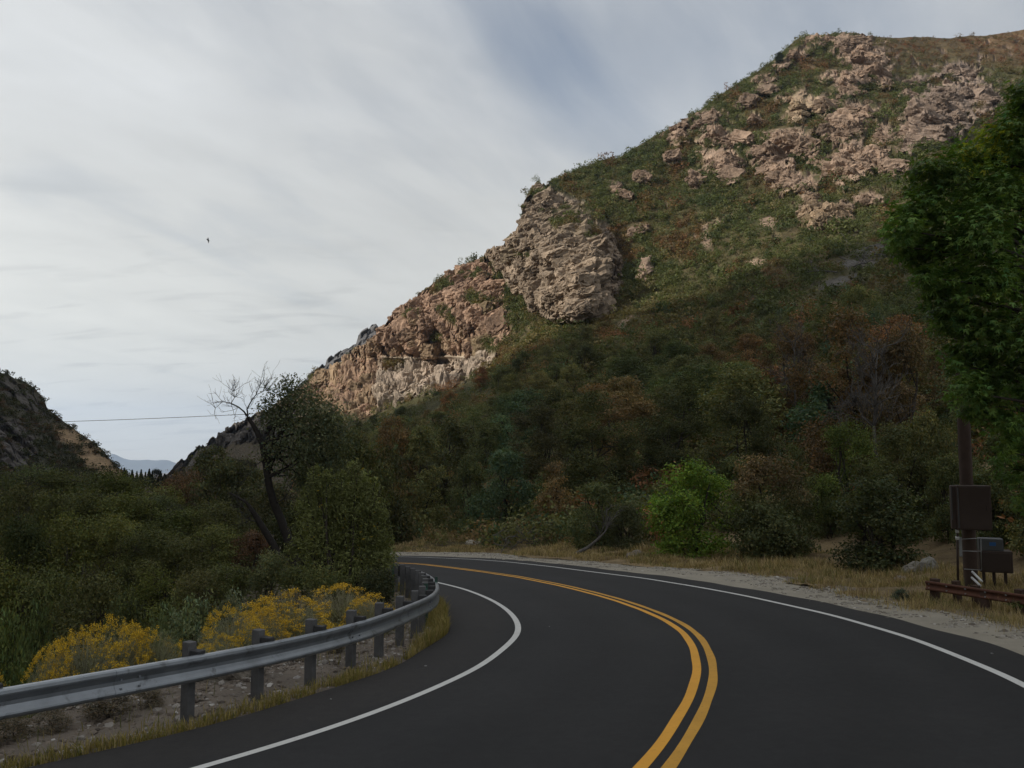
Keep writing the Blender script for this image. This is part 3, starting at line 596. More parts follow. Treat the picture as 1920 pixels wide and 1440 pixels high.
# unseen canyon wall behind left, crest shaped to keep low sun off the valley
S = np.array(TO_SUN)
lit = hill_fields([360, 480, 600, 690, 830, 960, 1100, 1250, 1400, 1500, 1690, 1900], [845, 792, 800, 800, 745, 690, 640, 600, 560, 510, 462, 430])[0]
crest = lit + S * 430.0; crest = crest[np.argsort(-crest[:, 1])]
crest = np.concatenate([[crest[0] + (-90, 150, -70)], crest, [crest[-1] + (10, -90, 6), crest[-1] + (15, -240, 10), crest[-1] + (0, -420, -20)]])
crest = resample(crest, 8, 60); crest[:, 2] += fbm(crest / 22, 3) * 3.5
def wall_rows():
    rows = []; nin = normals(crest[:, :2]); mid = np.array([0, 150.]); s = np.sign(((mid - crest[:, :2]) * nin).sum(1)).mean(); nin = nin * s
    for d, f in [(-200, -.05), (-90, .45), (-25, .9), (0, 1), (14, .95), (50, .72), (95, .45), (135, .2), (165, .03), (190, -.1)]:
        xy = crest[:, :2] + nin * d; z = crest[:, 2] * f if f > 0 else -40 + 0 * crest[:, 2]
        P = np.column_stack([xy, z]); P[:, 2] += fbm(P / 30, 3) * (6 if 0 < f < 1 else 0); rows.append(P)
    return np.array(rows)
W = wall_rows(); m = W.shape[1]; i = np.arange(len(W) - 1)[:, None] * m + np.arange(m - 1)[None]
tag(link('hill', new_mesh('hill', W.reshape(-1, 3), [np.stack([i, i + 1, i + m + 1, i + m], -1).reshape(-1, 4)], np.array([.12, .11, .075]) * np.ones((W.size // 3, 3)), True, M_HILL)), kind='structure')

# far mountains beyond the canyon mouth
def far_mountains():
    x = np.linspace(-9500, 2500, 260); D = 12000.
    pxx = 960 + x / D * FPX
    top = np.interp(pxx, [-300,100,190,205,214,230,246,262,280,300,318,332,360,700,1200], [840,848,858,856,850,857,863,862,862,864,862,867,870,860,880])
    zt = CAMZ + (851 - top) / FPX * D; zt += fbm(np.stack([x / 260, 0 * x, 0 * x], 1), 4) * 18
    rows = []
    for dy, f in [(-2200, 0), (-1500, .25), (-900, .5), (-400, .78), (0, 1), (900, .3), (1600, 0)]:
        z = -420 + (zt + 420) * f; P = np.stack([x, np.full_like(x, D + dy), z], 1); P[:, 2] += fbm(P / 420, 4) * (70 * (1 - f) if f > 0 else 0); rows.append(P)
    V = np.array(rows); m = len(x); i = np.arange(len(rows) - 1)[:, None] * m + np.arange(m - 1)[None]
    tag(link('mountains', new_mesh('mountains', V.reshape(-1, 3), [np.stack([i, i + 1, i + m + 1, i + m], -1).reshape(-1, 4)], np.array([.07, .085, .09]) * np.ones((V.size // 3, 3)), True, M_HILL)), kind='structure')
far_mountains()

# ------------------------------------------------------------------ foliage
def unit(v): return v / (np.linalg.norm(v, axis=-1, keepdims=True) + 1e-9)
def leaf_quads(rng, P, Nrm, L, W, D=None):
    """one diamond-shaped leaf per point; D = the way it points"""
    n = len(P); rnd = rng.normal(size=(n, 3))
    if D is None: D = rnd
    Nn = unit(Nrm); A = unit(D - (D * Nn).sum(1, keepdims=True) * Nn); B = np.cross(Nn, A)
    L = np.broadcast_to(L, (n,))[:, None]; W = np.broadcast_to(W, (n,))[:, None]
    V = np.stack([P - A * L / 2, P + B * W / 2 - A * L * .05, P + A * L / 2, P - B * W / 2 - A * L * .05], 1)
    return V.reshape(-1, 3), np.arange(n * 4).reshape(n, 4)
def maple_leaves(rng, P, Nrm, L, D):
    """five-pointed drooping leaves, folded along the midrib"""
    n = len(P); Nn = unit(Nrm); A = unit(D - (D * Nn).sum(1, keepdims=True) * Nn); B = np.cross(Nn, A); L = np.broadcast_to(L, (n,))[:, None]
    shp = [(0, 0, 0), (.30, .16, .05), (1.0, 0, -.1), (.30, -.16, .05), (.08, .30, .09), (.62, .52, .0), (.08, -.30, .09), (.62, -.52, .0)]
    V = np.stack([P + L * (a * A + b * B + c * Nn) for a, b, c in shp], 1).reshape(-1, 3)
    k = np.arange(n)[:, None] * 8
    return V, np.concatenate([k + [0, 3, 2, 1], k + [0, 1, 5, 4], k + [0, 6, 7, 3]])
def blob_points(rng, lobes, nspray, per, sig, flat=.6, up=.25, shell=(.55, 1.05)):
    """sprays of leaves spread over and through a set of lobes: centre, radius"""
    C = np.array([l[:3] for l in lobes], float); r = np.array([l[3] for l in lobes], float)
    w = r ** 2; k = rng.choice(len(lobes), nspray, p=w / w.sum())
    d = unit(rng.normal(size=(nspray, 3)) + np.array([0, 0, up])); q = C[k] + d * (r[k] * rng.uniform(*shell, nspray))[:, None]
    s = sig * r[k] * rng.uniform(.7, 1.3, nspray); per_ = per
    P = np.repeat(q, per_, 0) + rng.normal(size=(nspray * per_, 3)) * np.repeat(s, per_)[:, None] * np.array([1, 1, flat])
    N = np.repeat(d, per_, 0) * .7 + rng.normal(size=P.shape) * .55 + np.array([0, 0, .35])
    tint = np.repeat(rng.uniform(.72, 1.25, nspray) * (1 + .18 * rng.normal(size=len(lobes)))[k], per_) * rng.uniform(.75, 1.25, nspray * per_)
    return P, N, np.repeat(d, per_, 0), tint
def branches(rng, mb, p, d, length, r, depth, spread=.7, up=.15, n=(2, 4), kink=.22, rmin=.006, taper=.62, shrink=.68, sides=5, hang=0.0):
    p = np.array(p, float); d = unit(np.array(d, float)); k = 5; pts = [p]; 
    for i in range(k):
        d = unit(d + rng.normal(size=3) * kink + np.array([0, 0, up * .3 - hang])); pts.append(pts[-1] + d * length / k)
    rr = np.linspace(r, max(r * taper, rmin), k + 1); mb.add(*_tube(pts, rr, sides if r > .03 else 3))
    if depth <= 0: return
    for j in range(rng.integers(n[0], n[1] + 1)):
        q = rng.integers(2, k + 1); dd = unit(d + rng.normal(size=3) * spread + np.array([0, 0, up]))
        branches(rng, mb, pts[q], dd, length * shrink * rng.uniform(.7, 1.15), max(rr[q] * .7, rmin), depth - 1, spread, up, n, kink, rmin, taper, shrink, sides, hang)
def _tube(P, r, k):
    t = MB().tube(P, r, k, cap=False); return t.V[0], [np.concatenate(v) for v in t.F.values()]
def make_tree(name, seed, H, Rr, nspray, per, leaf, base=.12, nlobe=14, trunk_r=.12, stems=3, hue=.12, droop=0, narrow=.5, lobe=(.26, .44), twigs=0, sig=.26, skirt=0, col=(1, 1, 1), second=None, top=None):
    rng = np.random.default_rng(seed); lobes = []
    for i in range(nlobe):
        h = rng.uniform(0, 1); a = rng.uniform(0, 2 * math.pi); rad = Rr * math.sqrt(max(.05, 1 - ((h - .42) / .62) ** 2)) * rng.uniform(.35, .82)
        lobes.append((math.cos(a) * rad, math.sin(a) * rad, H * (base + (1 - base) * (.12 + .76 * h)), Rr * rng.uniform(*lobe) * (1 - .25 * h)))
    lobes.append((0, 0, H * .86, Rr * .33))
    for i in range(skirt): a = 6.28 * i / skirt + rng.uniform(-.3, .3); lobes.append((math.cos(a) * Rr * .55, math.sin(a) * Rr * .55, H * rng.uniform(.09, .17), Rr * rng.uniform(.26, .36)))
    P, N, D, t = blob_points(rng, lobes, nspray, per, sig)
    keep = P[:, 2] > H * base * .4; P, N, D, t = P[keep], N[keep], D[keep], t[keep]
    V, F = leaf_quads(rng, P, N, leaf * rng.uniform(.7, 1.4, len(P)), leaf * .55 * rng.uniform(.7, 1.3, len(P)), D * .6 + rng.normal(size=P.shape) * .5 + np.array([0, 0, -droop]))
    c = t[:, None] * (np.array(col) * (1 + hue * rng.normal(size=(len(P), 1)) * np.array([1.2, .3, -.6])))
    if second is not None:
        m = (fbm(P / (Rr * .5) + seed, 2) > second[1])[:, None] & (rng.random((len(P), 1)) < .8); c = np.where(m, t[:, None] * np.array(second[0]), c)
    if top is not None: m = (sstep(.5, .8, P[:, 2] / H + .18 * fbm(P / (Rr * .45) + seed, 2)))[:, None]; c = c * (1 - m) + c * np.array(top) / np.array(col) * m
    crown = new_mesh(name + '_crown', V, [F], np.repeat(np.clip(c, .004, 4), 4, 0), False, M_LEAF)
    mb = MB()
    for i in range(stems):
        a = rng.uniform(0, 6.28); tgt = lobes[rng.integers(0, nlobe)]; p0 = np.array([.12 * Rr * math.cos(a), .12 * Rr * math.sin(a), -.35]); p1 = np.array(tgt[:3]); k = np.linspace(0, 1, 8)[:, None]
        pts = p0 * (1 - k) + p1 * k + rng.normal(size=(8, 3)) * .05 * Rr * np.sin(k * math.pi); pts[:, :2] = p0[:2] + (pts[:, :2] - p0[:2]) * k ** .6
        mb.tube(pts, np.linspace(trunk_r, trunk_r * .3, 8) * rng.uniform(.7, 1.1), 6)
        for j in range(4):
            l = lobes[rng.integers(0, len(lobes))]; q = pts[rng.integers(2, 7)]; mid = (q + np.array(l[:3])) / 2 + rng.normal(size=3) * .1 * Rr
            mb.tube([q, mid, l[:3]], [trunk_r * .45, trunk_r * .3, trunk_r * .1], 4, cap=False)
    for i in range(twigs):
        l = lobes[rng.integers(0, len(lobes))]; branches(rng, mb, l[:3], rng.normal(size=3) + (0, 0, .4), l[3] * 1.1, .02, 2, rmin=.008, sides=3)
    return mb.mesh(name + '_trunk', M_BARK), crown
def place_tree(kind, P, scale, rz, color, label, cat='tree', group=None, name='tree', part='crown'):
    t, c = kind; r = empty(name, P, rz); r.scale = scale if hasattr(scale, '__len__') else (scale,) * 3
    link('trunk', t, r); k = link(part, c, r); k.color = (*color, 1); tag(r, label, cat, group); return r

# kinds of tree: real height about 6 m
OAK = [make_tree('oak', 100 + i, 6, 2.9, 680, 17, .19, base=.03, nlobe=20, stems=4, hue=.14, skirt=8, lobe=(.26, .42)) for i in range(5)]
MAPLE = [make_tree('maple', 200 + i, 7, 2.7, 600, 17, .19, base=.05, nlobe=20, skirt=5, stems=3, hue=.14, lobe=(.24, .4)) for i in range(4)]
BIG = [make_tree('big', 250 + i, 11, 4.6, 1700, 17, .20, base=.04, nlobe=34, stems=4, skirt=8, trunk_r=.18, hue=.14, lobe=(.17, .30), twigs=26, sig=.30) for i in range(3)]
THIN = [make_tree('thin', 300 + i, 7, 2.3, 210, 12, .15, base=.25, nlobe=14, stems=5, twigs=30, hue=.16, trunk_r=.09, sig=.34) for i in range(3)]
WILLOW = [make_tree('willow', 400 + i, 5, 2.3, 1300, 14, .10, base=.02, nlobe=24, stems=6, trunk_r=.06, hue=.10, droop=-.15, lobe=(.2, .36), sig=.34, twigs=10) for i in range(5)]
SHRUB = [make_tree('shrub', 500 + i, 2, 1.25, 260, 14, .10, base=.02, nlobe=14, stems=4, trunk_r=.03, hue=.12, sig=.3) for i in range(3)]

BROWNTOP = [make_tree('browntop', 150, 6, 2.9, 1250, 17, .17, base=.03, nlobe=26, stems=4, hue=.1, skirt=9, lobe=(.30, .46), col=(.105, .118, .054), top=(.155, .112, .062))]
GREEN = dict(dark=(.046, .052, .022), olive=(.062, .062, .026), brown=(.088, .060, .030), rust=(.125, .062, .032), teal=(.036, .052, .028), grey=(.075, .072, .048), light=(.085, .105, .028))
GREEN = {k: tuple(c * 2.15 for c in v) for k, v in GREEN.items()}
rng = np.random.default_rng(11); prand = random.Random(5)
def vary(c, a=.14):
    k = prand.uniform(1 - a, 1 + a); return tuple(v * k * prand.uniform(.94, 1.06) for v in c)

# single trees along the road under the hill: centre x, base y, top y, width in pixels, colour ...
FRONT = [
 (1302, 1046, 860, 190, OAK, (.135, .205, .034), 'bright light green rounded bushy tree beside the road, brightest of the wood edge', 'tree'),
 (1452, 1044, 856, 185, BROWNTOP, (1, 1, 1), 'dark bushy tree with a brownish top, next to the bright green tree', 'tree'),
 (1535, 1008, 888, 90, OAK, GREEN['dark'], 'small dark green tree tucked behind the brown-topped bushy tree by the road', 'tree'),
 (1600, 915, 580, 270, BIG, (.150, .098, .052), 'largest rust brown tree on the slope, with grey twigs inside its crown', 'tree'),
 (1480, 830, 612, 160, BIG, (.135, .088, .048), 'tall brown tree left of the largest rust brown tree', 'tree'),
 (1715, 905, 610, 190, BIG, (.120, .088, .050), 'tall brownish tree between the largest rust brown tree and the large leafy tree', 'tree'),
 (1680, 1010, 790, 210, BIG, (.088, .094, .040), 'big olive tree behind the broad dark bush, left of the pole', 'tree'),
 (1120, 940, 735, 190, BIG, (.080, .086, .036), 'big rounded olive tree in the middle of the wood above the fallen branch', 'tree'),
 (1400, 930, 735, 170, BIG, (.074, .080, .036), 'big rounded dark olive tree above the bright green tree', 'tree'),
 (1010, 905, 760, 150, BIG, (.085, .080, .040), 'rounded olive brown tree left of the biggest olive tree in the wood', 'tree'),
 (1260, 905, 735, 160, BIG, (.070, .076, .034), 'rounded dark tree between the two big olive trees of the wood', 'tree'),
 (840, 955, 790, 140, MAPLE, (.085, .088, .040), 'olive tree above the far bend, left of the bluish dark green tree', 'tree'),
 (1655, 1068, 888, 215, OAK, (.070, .082, .038), 'broad dark green bush above the dry grass, left of the rusty guardrail', 'bush'),
 (1596, 990, 785, 165, BIG, (.125, .160, .045), 'yellow green leafy tree behind the dark bush near the utility pole', 'tree'),
 (1115, 1026, 905, 130, OAK, GREEN['dark'], 'dark bush behind the fallen dead branch at the road edge', 'bush'),
 (1178, 1028, 942, 92, OAK, (.085, .092, .046), 'low dark bush touching the left side of the bright green tree', 'bush'),
 (942, 1000, 842, 150, OAK, GREEN['teal'], 'bluish dark green tree standing left of the brushwood heap', 'tree'),
 (880, 1000, 850, 90, MAPLE, GREEN['dark'], 'dark tree left of the bluish dark green tree above the far bend', 'tree'),
 (1745, 985, 770, 120, OAK, GREEN['olive'], 'olive tree just left of the utility pole', 'tree'),
 (1900, 1000, 800, 150, OAK, GREEN['dark'], 'dark tree right behind the brown cabinets of the utility pole', 'tree'),
 (790, 992, 800, 130, MAPLE, GREEN['olive'], 'olive tree at the outside of the far bend, beside the willow', 'tree'),
 (735, 1000, 780, 120, MAPLE, GREEN['brown'], 'brownish tree at the far bend, partly behind the willow', 'tree'),
 (1045, 995, 868, 110, OAK, GREEN['brown'], 'brownish bushy tree behind the brushwood heap', 'tree'),
 (1850, 1030, 880, 130, OAK, GREEN['dark'], 'dark bush directly behind the dark equipment box', 'bush'),
 (1965, 1040, 840, 170, OAK, GREEN['olive'], 'olive tree at the right edge behind the rusty guardrail', 'tree'),
 (1785, 1010, 850, 110, OAK, GREEN['dark'], 'dark tree behind the brown pole, on its left side', 'tree'),
 (1900, 940, 740, 140, MAPLE, GREEN['brown'], 'brownish tree seen below the hanging leaves right of the pole', 'tree'),
 (1800, 915, 760, 120, MAPLE, GREEN['dark'], 'tall dark tree behind the upper part of the pole', 'tree'),
 (1700, 950, 800, 120, OAK, GREEN['olive'], 'olive tree behind the broad dark bush', 'tree'),
 (1490, 975, 830, 110, OAK, GREEN['dark'], 'dark tree behind the brown-topped bushy tree', 'tree'),
 (1380, 990, 850, 110, OAK, GREEN['dark'], 'dark tree in the gap behind the bright green tree', 'tree'),
 (1560, 1010, 930, 70, SHRUB, GREEN['dark'], 'small dark shrub on the dry bank between two bushy trees', 'bush'),
]
used_px = []
for (cx, by, ty, w, kinds, colr, lab, cat) in FRONT:
    P = hill_at(cx, by)[0]; t = (P - C0) @ _f; h = (by - ty) * t / FPX; ww = w * t / FPX
    H0, R0 = {id(OAK): (6, 2.9), id(MAPLE): (7, 2.7), id(SHRUB): (2, 1.25), id(BROWNTOP): (6, 2.9), id(BIG): (11, 4.6)}[id(kinds)]
    place_tree(prand.choice(kinds), P - np.array([0, 0, .15]), (ww / (2.05 * R0), ww / (2.05 * R0), h / H0 * 1.02), prand.uniform(0, 6.28), colr, lab, cat, None, 'bush' if cat == 'bush' else 'tree')
    used_px.append((cx, by, w * .55))

# the wood on the lower slope: trees one behind the other up the hill
ZONES = ['at the foot of the wooded slope', 'midway up the wooded slope', 'high on the wooded slope under the rocks']
def wood():
    n = 0; taken = []
    def tree_line(px):     # upper edge of the continuous wood
        return np.interp(px, [560, 660, 760, 900, 960, 1050, 1150, 1300, 1450, 1600, 1700, 1800, 1950], [800, 800, 770, 722, 690, 668, 650, 640, 610, 590, 590, 640, 700])
    cand = []
    r2 = np.random.default_rng(21)
    for row_t, gap in [(47, 4.2), (52, 4.2), (58, 4.2), (65, 4.2), (73, 4.3), (82, 4.4), (92, 4.6), (104, 4.9), (118, 5.2), (133, 5.6), (150, 6), (170, 6.4), (193, 7), (220, 7.8), (250, 8.6), (285, 9.5)]:
        step = gap * FPX / row_t; px = 560 + r2.uniform(0, step)
        while px < 1990:
            ys = np.linspace(sky_y(px) + 20, bot_y(px) - 14, 160); tt = hill_t0(np.full(160, px), ys); k = np.argmin(abs(tt - row_t)); 
            if abs(tt[k] - row_t) < row_t * .05 and ys[k] > tree_line(px) + 22: cand.append((px + r2.uniform(-.2, .2) * step, ys[k], row_t))
            px += step * r2.uniform(.75, 1.2)
    P = hill_at([c[0] for c in cand], [c[1] for c in cand])
    for (px, py, t), p in zip(cand, P):
        if any(abs(px - ux) < uw * .9 and py > uy - 40 for ux, uy, uw in used_px): continue
        h = np.interp(t, [45, 80, 150, 300], [6.2, 7.4, 6.2, 4.8]) * prand.uniform(.75, 1.2)
        v = perlin(np.array([[px / 170., py / 120., 2.7]]))[0] + prand.uniform(-.35, .35)
        nm = 'rust' if v > .56 else 'brown' if v > .26 else 'olive' if v > -.2 else 'dark' if v > -.5 else 'teal'
        if py > 930 and nm == 'rust': nm = 'brown'
        if px < 980 and py > 820 and nm in ('brown', 'rust') : nm = 'olive'
        kinds, H0 = (MAPLE, 7) if nm in ('rust',) or prand.random() < .35 else (OAK, 6)
        if nm in ('brown', 'rust') and prand.random() < .25: kinds, H0 = THIN, 7
        z = 0 if t < 72 else 1 if t < 135 else 2; word = dict(rust='rust brown', brown='brownish', olive='olive green', dark='dark green', teal='bluish dark green')[nm]
        sp = 'thin twiggy' if kinds is THIN else 'rounded bushy'
        s = h / H0
        place_tree(prand.choice(kinds), p - np.array([0, 0, .2]), (s * prand.uniform(1.0, 1.3), s * prand.uniform(1.0, 1.3), s), prand.uniform(0, 6.28), vary(GREEN[nm], .26),
                   f'{word} {sp} tree {ZONES[z]}', 'tree', f'{word} {sp} trees {ZONES[z]}'); n += 1
    return n
print('WOOD TREES', wood())

# far and small brush on the hills: past counting, one mesh each
def brush(name, P, rad, hgt, col, per, leafk, seed, label, jitter=.25, sub=5):
    r = np.random.default_rng(seed); n = len(P)
    so = r.normal(size=(n, sub, 3)) * np.array([.5, .5, .22]) + np.array([0, 0, .45]); k = r.integers(0, sub, (n, per))
    cen = np.take_along_axis(so, k[..., None], 1); d = unit(r.normal(size=(n, per, 3)) + np.array([0, 0, .35]))
    q = cen + d * r.uniform(.3, .62, (n, per, 1)); sc = np.stack([rad, rad, hgt], 1)[:, None]
    pos = P[:, None] + q * sc; pos[..., 2] = np.maximum(pos[..., 2], P[:, None, 2] - .1)
    N = d + r.normal(size=d.shape) * .6; L = (rad[:, None] * leafk * r.uniform(.6, 1.4, (n, per)))
    V, F = leaf_quads(r, pos.reshape(-1, 3), N.reshape(-1, 3), L.ravel(), L.ravel() * .7)
    c = col[:, None] * r.uniform(1 - jitter, 1 + jitter, (n, per, 1)) * (1 + .18 * (np.take_along_axis(r.normal(size=(n, sub)), k, 1))[..., None])
    c = np.repeat(np.clip(c.reshape(-1, 3), .008, .6), 4, 0)
    return tag(link(name, new_mesh(name, V, [F], c, False, M_LEAF)), label, 'brush', None, 'stuff')
def pick(r, n, table):
    """table: weight, colour"""
    w = np.array([a for a, _ in table], float); k = r.choice(len(table), n, p=w / w.sum()); return np.array([c for _, c in table])[k]
def hill_brush():   # accepted more readily between the crags
    r = np.random.default_rng(31); n = 64000
    px = r.uniform(580, 2330, n); ys = sky_y(px); py = ys + (r.uniform(0, 1, n)) * (np.maximum(720 - ys, 40)) + 1
    P, rock, col, scree, t = hill_fields(px, py)
    q = np.stack([px / 45, py / 45, np.full(n, 1.7)], 1); v = fbm(q, 3); v2 = fbm(q * .55 + 31, 3)
    crest = sstep(1600, 1700, px) * sstep(170, 110, py)
    inside = (poly_sd(px, py, CLIFF_B) > 0) | (poly_sd(px, py, CLIFF_A) > 0)
    acc = np.clip((t / 330) ** 1.6, .12, 1) * sstep(.75, .3, rock) * (1 - .9 * scree) * np.where(inside, .8, sstep(-.75, -.1, v + .25)) * (1 - .25 * crest)
    k = r.uniform(0, 1, n) < acc * .95; P, px, py, t, v, v2, crest = P[k], px[k], py[k], t[k], v[k], v2[k], crest[k]; m = len(P)
    base = pick(r, m, [(4, (.078, .092, .032)), (4, (.092, .102, .040)), (2.2, (.050, .066, .028)), (1.2, (.115, .098, .045))])
    rust = pick(r, m, [(2, (.145, .070, .034)), (2, (.115, .072, .036)), (1, (.17, .12, .055))])
    f = (sstep(.22, .5, v2 + .18 * r.normal(size=m)))[:, None] * .9; c = base * (1 - f) + rust * f
    low = (sstep(520, 590, py) * sstep(1500, 1300, px) * (r.random(m) < .35))[:, None]; c = c * (1 - low) + np.array([.14, .115, .05]) * low
    c = c * (1 - crest[:, None]) + pick(r, m, [(2, (.125, .085, .045)), (1, (.085, .078, .038)), (1.0, (.16, .070, .040))]) * crest[:, None]
    rad = np.clip(r.lognormal(.08, .42, m), .45, 3.2) * (1 - .3 * crest); print('HILL BRUSH', m)
    brush('hillside_brush', P - np.array([0, 0, .15]), rad, rad * r.uniform(.75, 1.25, m), c, 120, .225, 32, 'green and rusty oak brush covering the upper slope between pink rocks')
hill_brush()
def undergrowth():
    r = np.random.default_rng(41); n = 6600; px = r.uniform(560, 2330, n); top = np.interp(px, [560, 760, 900, 1050, 1300, 1600, 1985, 2330], [800, 745, 700, 650, 610, 560, 600, 500])
    py = top + r.uniform(0, 1, n) ** .8 * (np.minimum(bot_y(px), 1040) - 12 - top); P, rock, col, scree, t = hill_fields(px, py)
    k = (rock < .3) & ((t > 44) | (px > 1990)) & (r.uniform(0, 1, n) < np.clip(t / 190, .12, 1)); P, px, py, t = P[k], px[k], py[k], t[k]; m = len(P)
    v = fbm(np.stack([px / 80, py / 60, 0 * px], 1), 3)[:, None]
    c = pick(r, m, [(3, GREEN['dark']), (3, GREEN['olive']), (1.5, GREEN['teal']), (1.5, GREEN['brown'])]); c = np.where(v > .35, np.array(GREEN['rust']) * .9, c) * 1.0
    rad = r.uniform(.9, 2.0, m) * np.clip(t / 120, .8, 1.25); print('UNDERGROWTH', m)
    brush('undergrowth', P - np.array([0, 0, .2]), rad, rad * r.uniform(.9, 1.5, m), c, 190, .17, 42, 'dark undergrowth filling the gaps between the trees of the wooded slope')
undergrowth()
def left_brush():
    r = np.random.default_rng(51); n = 2600; px = r.uniform(-60, 262, n); ys = np.interp(px, LSKY[:, 0], LSKY[:, 1]); py = ys + r.uniform(0, 1, n) * (960 - ys)
    P, rock, col, grass, t = left_fields(px, py); k = r.uniform(0, 1, n) < (1 - .75 * rock) * (1 - .9 * grass) * .85; P = P[k]; m = len(P)
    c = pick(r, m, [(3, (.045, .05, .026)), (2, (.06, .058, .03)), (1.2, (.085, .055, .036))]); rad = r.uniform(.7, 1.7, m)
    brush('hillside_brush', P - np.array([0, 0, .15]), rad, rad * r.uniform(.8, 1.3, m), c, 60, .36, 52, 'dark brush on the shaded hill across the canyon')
left_brush()

# ------------------------------------------------------------------ the thicket below the guardrail
def gz(x, y): return float(ground_z(np.array([x]), np.array([y]))[0])
def foot(px, t):
    """the ground point that far out along the bearing of an image column"""
    d = ray(px, 720.); x, y = d[0] * t / d[1] * _f[1], t * _f[1]; return np.array([x, y, gz(x, y)])
ROW = {0: 'at the back of the creek thicket', 1: 'in the middle of the creek thicket', 2: 'at the front of the creek thicket', 3: 'low at the near edge of the creek thicket'}
WCOL = dict(dark=(.042, .048, .020), olive=(.058, .062, .024), yellowgreen=(.075, .080, .026), russet=(.088, .060, .036), grey=(.085, .088, .055)); WCOL = {k: tuple(c * 1.55 for c in v) for k, v in WCOL.items()}
def thicket():
    r = random.Random(8)
    rows = [(52, 0, [(-50, 850), (5, 872), (62, 868), (118, 872), (172, 874), (222, 882), (268, 892), (312, 902), (350, 880)]),
            (41, 1, [(-90, 900), (-20, 905), (48, 898), (112, 905), (178, 912), (240, 918), (300, 930), (352, 940), (405, 930)]),
            (32, 2, [(-110, 960), (-30, 962), (55, 955), (140, 962), (218, 970), (290, 985), (352, 1000), (412, 985)]),
            (25, 3, [(-90, 1040), (5, 1032), (105, 1045), (205, 1050), (300, 1062), (385, 1050), (440, 1035)])]
    for t, z, lst in rows:
        for px, py in lst:
            F0 = foot(px + r.uniform(-8, 8), t + r.uniform(-2, 2)); top = at(px, py, t)[2] + r.uniform(-.15, .25); h = top - F0[2]
            nm = r.choice(['dark', 'dark', 'olive', 'olive', 'yellowgreen']) if px < 330 else r.choice(['olive', 'russet', 'yellowgreen', 'olive', 'olive'])
            s = h / 5.0; w = t / 41 * r.uniform(.95, 1.15)
            word = dict(dark='dark green', olive='olive green', yellowgreen='yellowish green', russet='reddish brown')[nm]
            place_tree(r.choice(WILLOW), F0 - np.array([0, 0, .2]), (w, w, s), r.uniform(0, 6.3), vary(WCOL[nm], .28), f'{word} willow {ROW[z]}', 'bush', f'{word} willow bushes {ROW[z]}', 'willow_bush', 'foliage')
thicket()
for (px, py, w, t, c, kinds, lab) in [
    (405, 828, 130, 62, (.085, .090, .042), MAPLE, 'olive tree under the dark jagged ridge, left of the dead-topped leaning tree'),
    (465, 850, 120, 52, (.080, .082, .040), MAPLE, 'olive tree directly behind the leaning trunk'),
    (665, 795, 130, 62, (.088, .094, .036), MAPLE, 'tall olive tree behind the willow, in front of the pink cliff foot'),
    (610, 868, 110, 45, (.060, .070, .030), OAK, 'dark tree between the leaning tree and the willow'),
    (722, 832, 120, 66, (.080, .080, .036), OAK, 'olive tree right of the willow, above the vanishing road'),
    (430, 860, 150, 48, (.070, .075, .034), OAK, 'dark olive bush low behind the leaning trunk, left side'),
    (515, 900, 120, 42, (.058, .056, .028), OAK, 'olive brown bush between the leaning trunk and the dense crown'),
    (360, 868, 90, 75, (.066, .064, .032), OAK, 'small olive tree on the rocky mound at the canyon mouth'),
    (560, 935, 110, 36, (.05, .055, .024), OAK, 'olive bush filling the space behind the willow and the leaning trunk'),
    (480, 985, 90, 33, (.105, .062, .040), OAK, 'reddish bush behind the leaning trunk')]:
    F0 = foot(px, t); h = at(px, py, t)[2] - F0[2]; H0, R0 = (6, 2.9) if kinds is OAK else (7, 2.7); ww = w * t / FPX / (2.05 * R0)
    place_tree(prand.choice(kinds), F0 - np.array([0, 0, .2]), (ww * 1.15, ww * 1.15, h / H0), prand.uniform(0, 6), c, lab, 'tree' if 'tree' in lab[:24] else 'bush', None, 'tree')

def px_lobes(lst, t, rng, dj=.5): return [tuple(at(a, b, t + rng.uniform(-1, 1) * r * t / FPX * dj * 2)) + (r * t / FPX,) for a, b, r in lst]
def crown_mesh(name, rng, lobes, nspray, per, sig, leaf, aspect, col, hue=.12, droop=.2, mat=None, up=.25, flat=.6, shell=(.5, 1.05), origin=np.zeros(3), hang=None):
    P, N, D, t = blob_points(rng, lobes, nspray, per, sig, flat, up, shell)
    V, F = leaf_quads(rng, P, N, leaf * rng.uniform(.65, 1.4, len(P)), leaf * aspect * rng.uniform(.7, 1.3, len(P)), D * .6 + rng.normal(size=P.shape) * .5 + np.array([0, 0, -droop]))
    c = t[:, None] * np.array(col) * (1 + hue * rng.normal(size=(len(P), 1)) * np.array([1.2, .3, -.6]))
    return new_mesh(name, V - origin, [F], np.repeat(np.clip(c, .006, .7), 4, 0), False, mat or M_LEAF)
